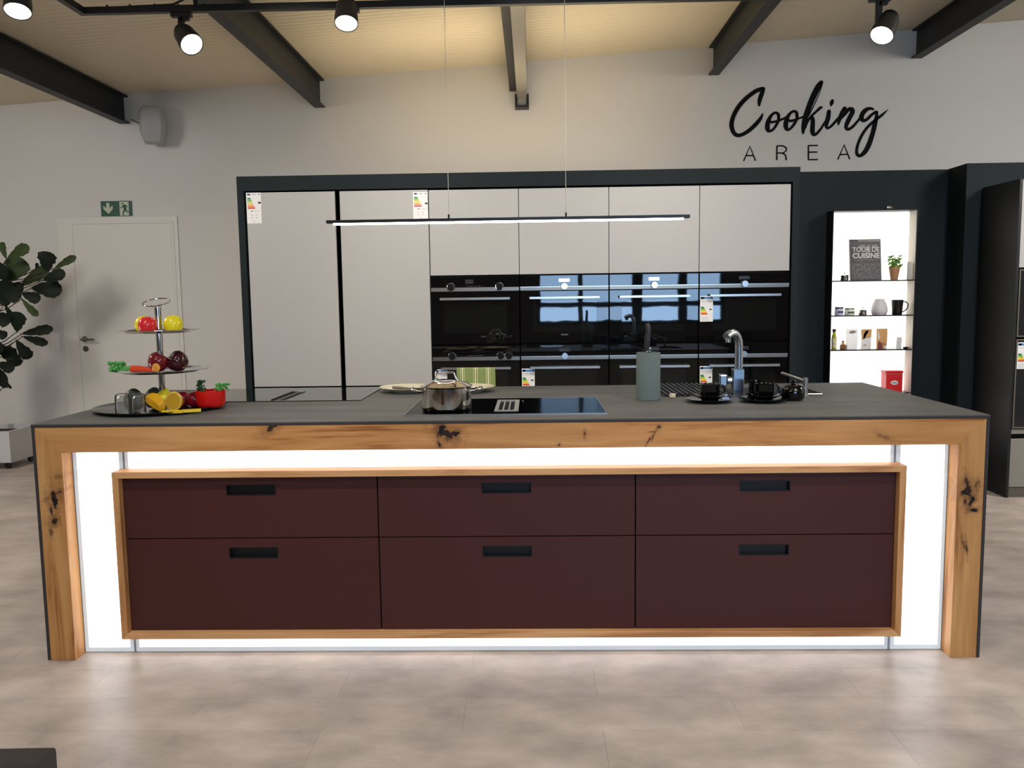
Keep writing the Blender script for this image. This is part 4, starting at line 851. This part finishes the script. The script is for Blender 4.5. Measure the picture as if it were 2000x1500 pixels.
# ---------------------------------------------------------------- lit wall shelf with its things
NX0, NX1, NY0, NY1, NZ0, NZ1 = 2.277, 2.880, 3.07, 3.2, .30, 1.965
sh = thing('wall_shelf', 'black wall shelf box with a glowing white back and three shelves', 'shelf', ((NX0+NX1)/2, 3.2, NZ0))
sm_ = M('shelf_black', (15, 14, 14), .5); sil = M('shelf_side_grey', (196, 186, 172), .5)
b = B().box(NX0, NX0+.006, NY0, NY1, NZ0, NZ1).box(NX0, NX1, NY0, NY1, NZ1-.006, NZ1).box(NX0, NX1, NY0, NY1, NZ0, NZ0+.006).box(NX1-.006, NX1, NY0, NY1, NZ0, NZ1); obj('box', b, sm_, sh)
obj('side_lining', B().box(NX1-.009, NX1-.0062, NY0+.004, NY1-.012, NZ0+.006, NZ1-.006), sil, sh)
obj('lit_back', B().box(NX0+.006, NX1-.006, NY1-.010, NY1, NZ0+.006, NZ1-.006), M('shelf_light', (255, 255, 252), .5, emit=(255, 252, 244), es=1.7), sh)
ZS = (1.465, 1.2125, .9625)
for z in ZS: obj('shelf_board', B().box(NX0+.006, NX1-.009, NY0+.0005, NY1-.010, z-.008, z), M('shelf_board', (20, 18, 17), .4), sh)
def mini_pot(x, z, lb):
    p = thing('miniature_pot', lb, 'pot', (x, 3.125, z), 'miniature pots on the lit shelf'); c = (x, 3.125, z)
    lathe_obj('body', [(0, 0), (.026, 0), (.028, .003), (.028, .036), (.030, .038), (.018, .046), (.004, .048), (0, .048)], c, pot_m, p, 28); 
    lathe_obj('knob', [(0, .047), (.003, .047), (.0035, .053), (.0055, .057), (.003, .061), (0, .061)], c, pot_m, p, 14)
    for s in (-1, 1): obj('handle', B().tube([(x+s*.026, 3.118, z+.03), (x+s*.036, 3.121, z+.031), (x+s*.036, 3.129, z+.031), (x+s*.026, 3.132, z+.03)], .0016, 6), pot_m, p)
mini_pot(2.389, ZS[0], 'miniature steel pot left of the cookbook on the top shelf'); mini_pot(2.528, ZS[1], 'miniature steel pot between the jars and the white vase')
bk = thing('cookbook', 'dark cookbook titled TOUR DE CUISINE standing on the top shelf', 'book', (2.545, 3.13, ZS[0]))
cov = M('cover_dark', (66, 62, 66), .35, noise=((30, 30, 24), .45, 6)); cov2 = M('cover_crowd', (82, 78, 82), .4, noise=((90, 90, 70), .9, 3)); cov3 = M('cover_grey', (130, 124, 122), .4, noise=((40, 40, 30), .3, 3))
T = Matrix.Translation((0, 3.118, ZS[0])) @ Euler((R(-8), 0, 0)).to_matrix().to_4x4() @ Matrix.Translation((0, -3.118, -ZS[0]))
bx0, bx1, bz0, bz1 = 2.432, 2.656, ZS[0], ZS[0]+.302
obj('pages', B().box(bx0+.004, bx1-.003, 3.120, 3.134, bz0+.004, bz1-.004).xf(T), M('pages', (222, 218, 208), .8), bk)
obj('cover', B().box(bx0, bx1, 3.118, 3.120, bz0, bz1).box(bx0, bx1, 3.134, 3.136, bz0, bz1).box(bx0, bx0+.003, 3.12, 3.134, bz0, bz1).xf(T), cov, bk)
b = B(); b.box(bx0+.012, bx1-.004, 3.1173, 3.118, bz0+.01, bz0+.125); obj('cover_picture', b.xf(T), cov2, bk)
b = B(); b.box(bx0+.060, bx1-.006, 3.1174, 3.118, bz1-.018, bz1-.004); b.prism([(bx0+.12, bz1-.10), (bx0+.15, bz1-.10), (bx0+.15, bz1-.055), (bx0+.135, bz1-.04), (bx0+.12, bz1-.055)], 'y', 3.1174, 3.118)
b.box(bx0+.065, bx0+.11, 3.1174, 3.118, bz1-.065, bz1-.042).box(bx0+.16, bx0+.20, 3.1174, 3.118, bz1-.065, bz1-.042); b.box(bx0+.03, bx0+.195, 3.1174, 3.118, bz0+.148, bz0+.151); obj('cover_arch', b.xf(T), cov3, bk)
b = B(); text(b, 'TOUR DE', .036, (bx0+bx1)/2+.004, 3.1168, bz1-.093, squeeze=.93, bold=.0004); text(b, 'CUISINE', .037, (bx0+bx1)/2+.004, 3.1168, bz1-.138, squeeze=1.06, bold=.0012); obj('title', b.xf(T), M('title_silver', (206, 202, 196), .4), bk)
kp = M('kraft_paper', (178, 134, 92), .8)
hp = thing('potted_herb', 'small green herb in a brown paper pot right of the cookbook', 'plant', (2.748, 3.125, ZS[0]))
lathe_obj('paper_pot', [(0, 0), (.024, 0), (.040, .094), (.038, .094), (.023, .004), (0, .004)], (2.748, 3.125, ZS[0]), kp, hp, 12)
b = B(); rn = random.Random(9); c0 = Vector((2.748, 3.125, ZS[0]+.09)); bs = B()
for k in range(80):
    a, h, rr = rn.uniform(0, 6.28), rn.uniform(.0, .085), rn.uniform(.01, .05); p = c0+Vector((rr*math.cos(a), min(.045, max(-.05, rr*math.sin(a))), h))
    s = rn.uniform(.012, .02); t = Euler((rn.uniform(-1, 1), rn.uniform(-1, 1), rn.uniform(0, 6))).to_matrix()
    k0 = len(b.v); b.v += [tuple(p+t @ Vector(v)) for v in ((-s, 0, 0), (0, -s*.6, .002), (s, 0, 0), (0, s*.6, .002))]; b.f.append((k0, k0+1, k0+2, k0+3)); b.m.append(0)
    if k % 4 == 0: bs.tube([tuple(c0-Vector((0, 0, .03))), tuple((c0+p)/2+Vector((0, 0, .004))), tuple(p)], .0012, 5)
b.ball((2.748, 3.125, ZS[0]+.092), .034, .034, .022, 12, 8)
obj('herb_leaves', b, M('herb_fresh', (104, 150, 52), .5), hp)['kind'] = 'stuff'; obj('herb_stems', bs, M('herb_stem', (110, 140, 60), .6), hp)
tmb = M('frosted_clear', (206, 204, 196), .3); 
o = obj('storage_jar', B().lathe([(0, 0), (.014, 0), (.015, .004), (.015, .11), (.012, .13), (0, .131)], (2.850, 3.115, ZS[0]), 18), tmb, base=(2.85, 3.115, ZS[0]), smooth=True); tag(o, 'slim pale jar at the right end of the top shelf', 'jar')
def jar(x, w, h, capc, labc, lb, print_c):
    r = thing('jar', lb, 'jar', (x, 3.125, ZS[1]), 'jars on the lit shelf'); c = (x, 3.125, ZS[1])
    lathe_obj('glass_body', [(0, 0), (w*.92, 0), (w, .004), (w, h*.72), (w*.94, h*.78), (0, h*.78)], c, labc, r, 24)
    lathe_obj('lid', [(0, h*.78), (w*.98, h*.78), (w*.98, h*.98), (w*.94, h), (0, h)], c, capc, r, 24)
    b = B(); b.prism([(x-w*.6, ZS[1]+h*.30), (x+w*.6, ZS[1]+h*.30), (x+w*.6, ZS[1]+h*.52), (x-w*.6, ZS[1]+h*.52)], 'y', 3.125-w-.0006, 3.125-w*.80); obj('print', b, print_c, r)
jar(2.357, .0305, .062, M('jar_lid_grey', (120, 118, 122), .3, .8), M('jar_paper_lilac', (206, 206, 224), .6), 'jar with a pale label and dark blue print at the left of the middle shelf', M('jar_print_navy', (40, 44, 92), .6))
jar(2.432, .036, .054, M('jar_lid_steel', (176, 172, 168), .3, .8), M('jar_cream', (226, 228, 206), .4), 'squat cream jar with dark green print on the middle shelf', M('jar_print_green', (56, 72, 56), .6))
o = obj('vase', B().lathe([(0, 0), (.046, 0), (.052, .010), (.0575, .030), (.056, .050), (.046, .084), (.032, .114), (.027, .118), (.024, .118), (.024, .10), (0, .09)], (2.648, 3.125, ZS[1]), 36), M('vase_white', (206, 202, 204), .6), base=(2.648, 3.125, ZS[1]), smooth=True); tag(o, 'egg shaped matt white vase on the middle shelf', 'vase')
mg = thing('mug', 'tall black mug with its handle to the right on the middle shelf', 'mug', (2.775, 3.12, ZS[1])); mgm = M('mug_black', (26, 25, 26), .25)
lathe_obj('body', [(0, 0), (.031, 0), (.034, .004), (.042, .106), (.042, .109), (.039, .109), (.032, .01), (0, .008)], (2.775, 3.12, ZS[1]), mgm, mg, 32)
obj('handle', B().tube([(2.812, 3.12, ZS[1]+.094), (2.836, 3.12, ZS[1]+.094), (2.853, 3.12, ZS[1]+.076), (2.85, 3.12, ZS[1]+.05), (2.834, 3.12, ZS[1]+.03), (2.808, 3.12, ZS[1]+.018)], .0045, 8), mgm, mg, smooth=60)
bt = thing('oil_bottle', 'slim green oil bottle with a dark cap at the left of the lowest shelf', 'bottle', (2.324, 3.12, ZS[2])); c = (2.324, 3.12, ZS[2])
lathe_obj('body', [(0, 0), (.0165, 0), (.018, .004), (.018, .088), (.0145, .104), (.0105, .116), (.0105, .132), (0, .132)], c, M('bottle_oil', (150, 158, 28), .1, spec=.6), bt, 20)
lathe_obj('cap', [(0, .130), (.0125, .130), (.0125, .152), (0, .153)], c, M('cap_dark', (52, 44, 34), .4), bt, 16)
lathe_obj('label', [(.0183, .012), (.0185, .012), (.0185, .086), (.0183, .086)], c, M('bottle_label', (196, 188, 150), .6, noise=((80, 80, 60), .5, 3)), bt, 20)
o = thing('spice_pouch', 'small brown spice pouch tied at the top on the lowest shelf', 'pouch', (2.392, 3.125, ZS[2]))
obj('bag', B().box(2.372, 2.413, 3.110, 3.140, ZS[2], ZS[2]+.036), M('spice_brown', (122, 82, 54), .7, noise=((90, 90, 90), .4, 3)), o, bev=.006, seg=2)
obj('tied_top', B().lathe([(0, .034), (.018, .034), (.007, .05), (.012, .064), (.004, .066), (0, .06)], (2.392, 3.125, ZS[2]), 12), kp, o)
def pouch(x, w, h, lb, c1, prints, op=1):
    r = thing('coffee_pouch', lb, 'pouch', (x, 3.125, ZS[2]), 'stand-up pouches on the lowest shelf'); w0 = w*.84
    z = ZS[2]; b = B(); vs = []
    for ww, d, zz in ((w0, .022, 0), (w*.9, .026, h*.3), (w*.97, .014, h*.8), (w, .003, h)): vs += [(x-ww/2, 3.125-d/2, z+zz), (x+ww/2, 3.125-d/2, z+zz), (x+ww/2, 3.125+d/2, z+zz), (x-ww/2, 3.125+d/2, z+zz)]
    fs = [(3, 2, 1, 0), (12, 13, 14, 15)]+[(k*4+i, k*4+(i+1) % 4, k*4+4+(i+1) % 4, k*4+4+i) for k in range(3) for i in range(4)]
    b.add(vs, fs); obj('bag', b, c1, r, smooth=50)
    for poly, m_ in prints: obj('print', B().prism([(x+w*u, z+h*v) for u, v in poly], 'y', 3.125-.0155, 3.125-.0145), m_, r)
pk_w, pk_t = M('pouch_white', (226, 220, 216), .6), M('pouch_tan', (206, 156, 96), .6); pk_b, pk_r = M('pouch_brown', (150, 96, 48), .6), M('pouch_maroon', (120, 62, 58), .6)
pouch(2.455, .085, .152, 'white pouch with a small brown bird-like motif on the lowest shelf', M('pouch_bright', (252, 252, 250), .6), [([(-.3, .86), (-.1, .80), (.14, .80), (.34, .86), (.12, .92), (-.12, .91)], M('motif_taupe', (150, 132, 122), .7))])
pouch(2.558, .076, .150, 'white and tan pouch left of the tan one on the lowest shelf', pk_w, [([(-.44, .50), (-.1, .56), (.42, .62), (.47, .97), (-.47, .97)], pk_t), ([(-.36, .52), (-.2, .52), (-.05, .70), (.2, .90), (-.1, .92), (-.3, .74)], pk_b), ([(-.3, .2), (.0, .2), (.0, .22), (-.3, .22)], pk_b)])
pouch(2.672, .078, .150, 'tan pouch with a maroon patch on the lowest shelf', pk_t, [([(-.4, .02), (.02, .02), (-.02, .26), (-.3, .42), (-.4, .3)], pk_r), ([(-.45, .97), (-.24, .60), (-.4, .40), (-.46, .6)], pk_w), ([(.1, .02), (.4, .03), (.42, .2), (.2, .16)], pk_w), ([(-.02, .26), (.3, .20), (.32, .24), (0, .32)], pk_b)])
dd = thing('small_dish', 'flat black dish with a folded white card at the right of the lowest shelf', 'dish', (2.845, 3.118, ZS[2]))
lathe_obj('dish', [(0, 0), (.012, 0), (.022, .010), (.0235, .013), (.021, .012), (0, .004)], (2.8455, 3.118, ZS[2]), black_m, dd, 24)
o = obj('paper_card', B().box(2.775, 2.813, 3.118, 3.120, ZS[2], ZS[2]+.085).xf(Matrix.Translation((2.794, 3.119, ZS[2])) @ Euler((R(-8), R(6), 0)).to_matrix().to_4x4() @ Matrix.Translation((-2.794, -3.119, -ZS[2]+.002))), M('card_white', (226, 224, 220), .6), base=(2.794, 3.119, ZS[2])); tag(o, 'small white card leaning at the right of the lowest shelf', 'card')
tn = thing('coffee_tin', 'red coffee tin with an oval white emblem at the bottom of the lit shelf', 'tin', (2.74, 3.03, .3)); tr_ = M('tin_red', (206, 30, 38), .35)
TZ = .66
obj('box', B().box(2.695, 2.815, 3.078, 3.172, NZ0+.345, NZ0+.485), tr_, tn, bev=.004, seg=2)
obj('lid', B().box(2.692, 2.818, 3.075, 3.175, NZ0+.486, NZ0+.505), tr_, tn, bev=.003)
obj('clasp', B().tube([(2.692, 3.085, NZ0+.47), (2.683, 3.085, NZ0+.48), (2.683, 3.085, NZ0+.50), (2.692, 3.085, NZ0+.50)], .002, 6), M('tin_wire', (196, 150, 140), .3, .8), tn)
b = B(); b.prism([(2.755+.027*math.cos(2*math.pi*i/28), NZ0+.418+.0155*math.sin(2*math.pi*i/28)) for i in range(28)], 'y', 3.0772, 3.078); obj('emblem', b, white_p, tn)
b = B(); text(b, 'Julius', .0135, 2.755, 3.0766, NZ0+.412, ext=.0002, shear=.3, bold=.0004); obj('emblem_lettering', b, M('emblem_ink', (60, 50, 50), .6), tn)
LEAVES = [(-4.267,3.869,1.754,-4.31,3.882,1.895,0.057,1.0),(-4.224,3.822,1.751,-4.042,3.823,1.856,0.087,1.0),(-4.32,3.931,1.57,-4.176,3.955,1.757,0.182,1.0),(-3.888,3.793,1.642,-3.844,3.775,1.801,0.16,0.0),(-3.815,3.779,1.667,-3.628,3.776,1.762,0.055,1.0),(-3.915,3.775,1.571,-3.723,3.773,1.626,0.096,0.0),(-4.083,3.887,1.512,-3.819,3.874,1.485,0.132,0.0),(-4.177,3.892,1.531,-3.933,3.897,1.673,0.096,1.0),(-4.1,3.774,1.466,-3.951,3.778,1.41,0.087,0.0),(-4.13,3.817,1.421,-3.999,3.812,1.279,0.057,1.0),(-4.283,3.821,1.382,-4.229,3.833,1.277,0.041,0.0),(-4.212,3.849,1.149,-4.155,3.829,1.308,0.15,0.0),(-4.183,3.868,1.129,-3.924,3.885,1.171,0.075,0.0),(-4.149,3.825,1.108,-3.93,3.808,1.051,0.068,0.0),(-4.216,3.84,1.076,-4.118,3.866,0.926,0.105,0.0),(-4.339,3.946,1.016,-4.291,3.956,0.851,0.123,0.0),(-4.457,3.933,1.028,-4.298,3.953,0.931,0.114,0.0),(-4.388,3.838,0.885,-4.235,3.814,0.835,0.091,0.0),(-4.47,3.888,0.733,-4.347,3.891,0.76,0.15,0.0),(-4.354,3.835,1.302,-4.246,3.819,1.223,0.119,0.0),(-4.379,3.843,1.16,-4.297,3.841,1.104,0.073,0.0),(-4.319,3.818,1.491,-4.126,3.806,1.439,0.123,0.0),(-4.282,3.852,1.537,-4.146,3.874,1.494,0.1,0.0),(-4.406,3.876,1.443,-4.248,3.863,1.405,0.096,0.0),(-4.312,3.82,0.734,-4.275,3.817,0.673,0.026,0.0),(-3.987,3.807,1.662,-3.958,3.789,1.714,0.026,0.0),(-4.387,3.863,1.588,-4.244,3.838,1.676,0.137,0.0),(-4.488,3.857,0.968,-4.345,3.849,1.049,0.109,0.0),(-4.492,3.897,1.727,-4.365,3.912,1.807,0.109,1.0),(-4.56,3.894,1.317,-4.432,3.906,1.37,0.109,0.0),(-4.523,3.837,1.061,-4.394,3.847,1.133,0.109,0.0),(-4.526,3.831,0.86,-4.422,3.836,0.904,0.109,0.0),(-4.368,3.829,1.542,-4.192,3.825,1.521,0.119,0.0)]
# support board that carries the tin inside the shelf box
obj('shelf_board', B().box(NX0+.006, NX1-.009, NY0+.0005, NY1-.010, NZ0+.337, NZ0+.345), MATS['shelf_board'], sh)
nl = thing('cabinet_lamp', 'small steel cylinder lamp on top of the lit wall shelf', 'lamp', (2.692, 3.12, NZ1))
obj('body', B().cyl((2.672, 3.12, NZ1+.017), (2.700, 3.12, NZ1+.017), .0165, seg=20), steel_m, nl, smooth=True); obj('cap', B().cyl((2.700, 3.12, NZ1+.017), (2.714, 3.12, NZ1+.017), .017, seg=20), chrome_m, nl, smooth=True)
# ---------------------------------------------------------------- fiddle-leaf fig in its white planter
fig = thing('fiddle_leaf_fig', 'tall dark leaved fiddle-leaf fig in a white planter at the left picture edge', 'plant', (-4.5, 3.92, 0))
pl_m = M('planter_white', (206, 204, 204), .35); soil = M('soil_brown', (72, 44, 32), .9, noise=((60, 60, 60), .5, 4))
b = B(); slab(b, [-4.76, -4.735, -4.275, -4.25], [3.70, 3.725, 4.135, 4.16], {(1, 1)}, .062, .325); b.box(-4.735, -4.275, 3.725, 4.135, .062, .08); obj('planter', b, pl_m, fig, bev=.012, seg=3)
obj('soil', B().box(-4.735, -4.275, 3.725, 4.135, .20, .285), soil, fig)
for x, y in ((-4.32, 3.77), (-4.32, 4.09), (-4.70, 3.77), (-4.70, 4.09)):
    obj('caster', B().cyl((x-.012, y, .031), (x+.012, y, .031), .031, seg=18).box(x-.008, x+.008, y-.008, y+.008, .04, .064), black_m, fig, smooth=True)
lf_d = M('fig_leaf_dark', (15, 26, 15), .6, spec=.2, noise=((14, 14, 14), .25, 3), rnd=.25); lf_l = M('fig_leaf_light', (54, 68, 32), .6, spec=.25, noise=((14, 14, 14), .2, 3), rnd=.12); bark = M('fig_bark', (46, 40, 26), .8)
prof = [(0, .08), (.07, .24), (.16, .42), (.27, .56), (.38, .66), (.48, .78), (.58, .90), (.68, .98), (.77, 1.0), (.85, .93), (.91, .80), (.96, .58), (.985, .36), (1.0, .10)]
rn = random.Random(21)
for (x0, y0, z0, x1, y1, z1, w, g) in LEAVES:
    p, q = Vector((x0, y0, z0)), Vector((x1, y1, z1)); d = q-p; L_ = d.length; d.normalize(); w *= 1.12
    side = d.cross(Vector((0, -1, 0))).normalized(); nrm = side.cross(d).normalized(); tw = rn.uniform(-.25, .25); side = (side*math.cos(tw)+nrm*math.sin(tw)).normalized(); nrm = side.cross(d).normalized()
    b = B(); n = len(prof)
    for i, (t, hw) in enumerate(prof):
        c = p+d*(L_*t)+nrm*(.06*L_*math.sin(math.pi*t)); wv = 1+.10*math.sin(i*2.3+rn.uniform(-.5, .5))
        for k, s in enumerate((-1, -.55, 0, .55, 1)):
            b.v.append(tuple(c+side*(s*w/2*hw*wv)+nrm*(.10*w*abs(s)*hw+.012*w*math.sin(i*1.9+k)*abs(s))))
    for i in range(n-1):
        for k in range(4): a = i*5+k; b.f.append((a, a+1, a+6, a+5)); b.m.append(0)
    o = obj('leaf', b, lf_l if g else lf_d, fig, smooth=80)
    trunk_x = -4.46; obj('leaf_stalk', B().tube([p-d*.012, p+d*(L_*.12)], .004, 5), bark, o)
nodes = [(-4.50, 3.93, .25), (-4.49, 3.92, .8), (-4.46, 3.91, 1.2), (-4.42, 3.89, 1.5), (-4.40, 3.89, 1.72)]
obj('trunk', B().tube(nodes, [.018, .016, .013, .010, .007], 10), bark, fig, smooth=60)
b = B()
for (x0, y0, z0, *_r) in LEAVES:
    z = max(.4, z0-.12); k = min(range(len(nodes)), key=lambda i: abs(nodes[i][2]-z)); a = Vector(nodes[k])
    for i in range(len(nodes)-1):
        if nodes[i][2] <= z <= nodes[i+1][2]: t = (z-nodes[i][2])/(nodes[i+1][2]-nodes[i][2]); a = Vector(nodes[i]).lerp(Vector(nodes[i+1]), t)
    p = Vector((x0, y0, z0)); b.tube([a, a.lerp(p, .5)+Vector((0, 0, -.02)), p], [.005, .004, .003], 6)
obj('branch', b, bark, fig, smooth=60)
# ---------------------------------------------------------------- dark chairs: one shows its back in the lower left corner, others stand by the windows
lea = M('chair_leather', (64, 58, 56), .6, noise=((9, 9, 9), .3, 5)); leg_m = M('chair_leg_black', (18, 18, 18), .5)
def chair(label):
    r = thing('upholstered_chair', label, 'chair', (0, 0, 0), 'dark upholstered chairs')
    obj('backrest', B().box(-.225, .225, -.235, -.185, .42, .77), lea, r, bev=.005, seg=2)
    obj('seat', B().box(-.23, .23, -.182, .24, .40, .47), lea, r, bev=.015, seg=3)
    for x, y in ((-.2, -.16), (.2, -.16), (-.2, .2), (.2, .2)): obj('leg', B().box(x-.014, x+.014, y-.014, y+.014, 0, .402), leg_m, r)
    obj('back_frame', B().box(-.21, .21, -.218, -.20, .36, .425).box(-.2, .2, -.20, -.15, .37, .40), leg_m, r)
    return r
ch = chair('dark grey upholstered chair whose back shows in the lower left corner'); ch.location = (-.774, -1.816, 0); ch.rotation_euler = (0, 0, R(2))
for k, (x, y, rz) in enumerate(((1.05, -4.9, 20), (1.75, -5.3, -15), (2.6, -4.8, 160), (3.4, -5.2, 10))):
    dup(ch, (x, y, 0), 'dark upholstered chair by the shop window behind the viewer, %s from the left wall' % ('nearest', 'second', 'third', 'farthest')[k], R(rz))
for o in bpy.data.objects:
    if o.name.startswith('upholstered_chair') and 'shop window' in o['label']: o['group'] = 'chairs by the shop window'
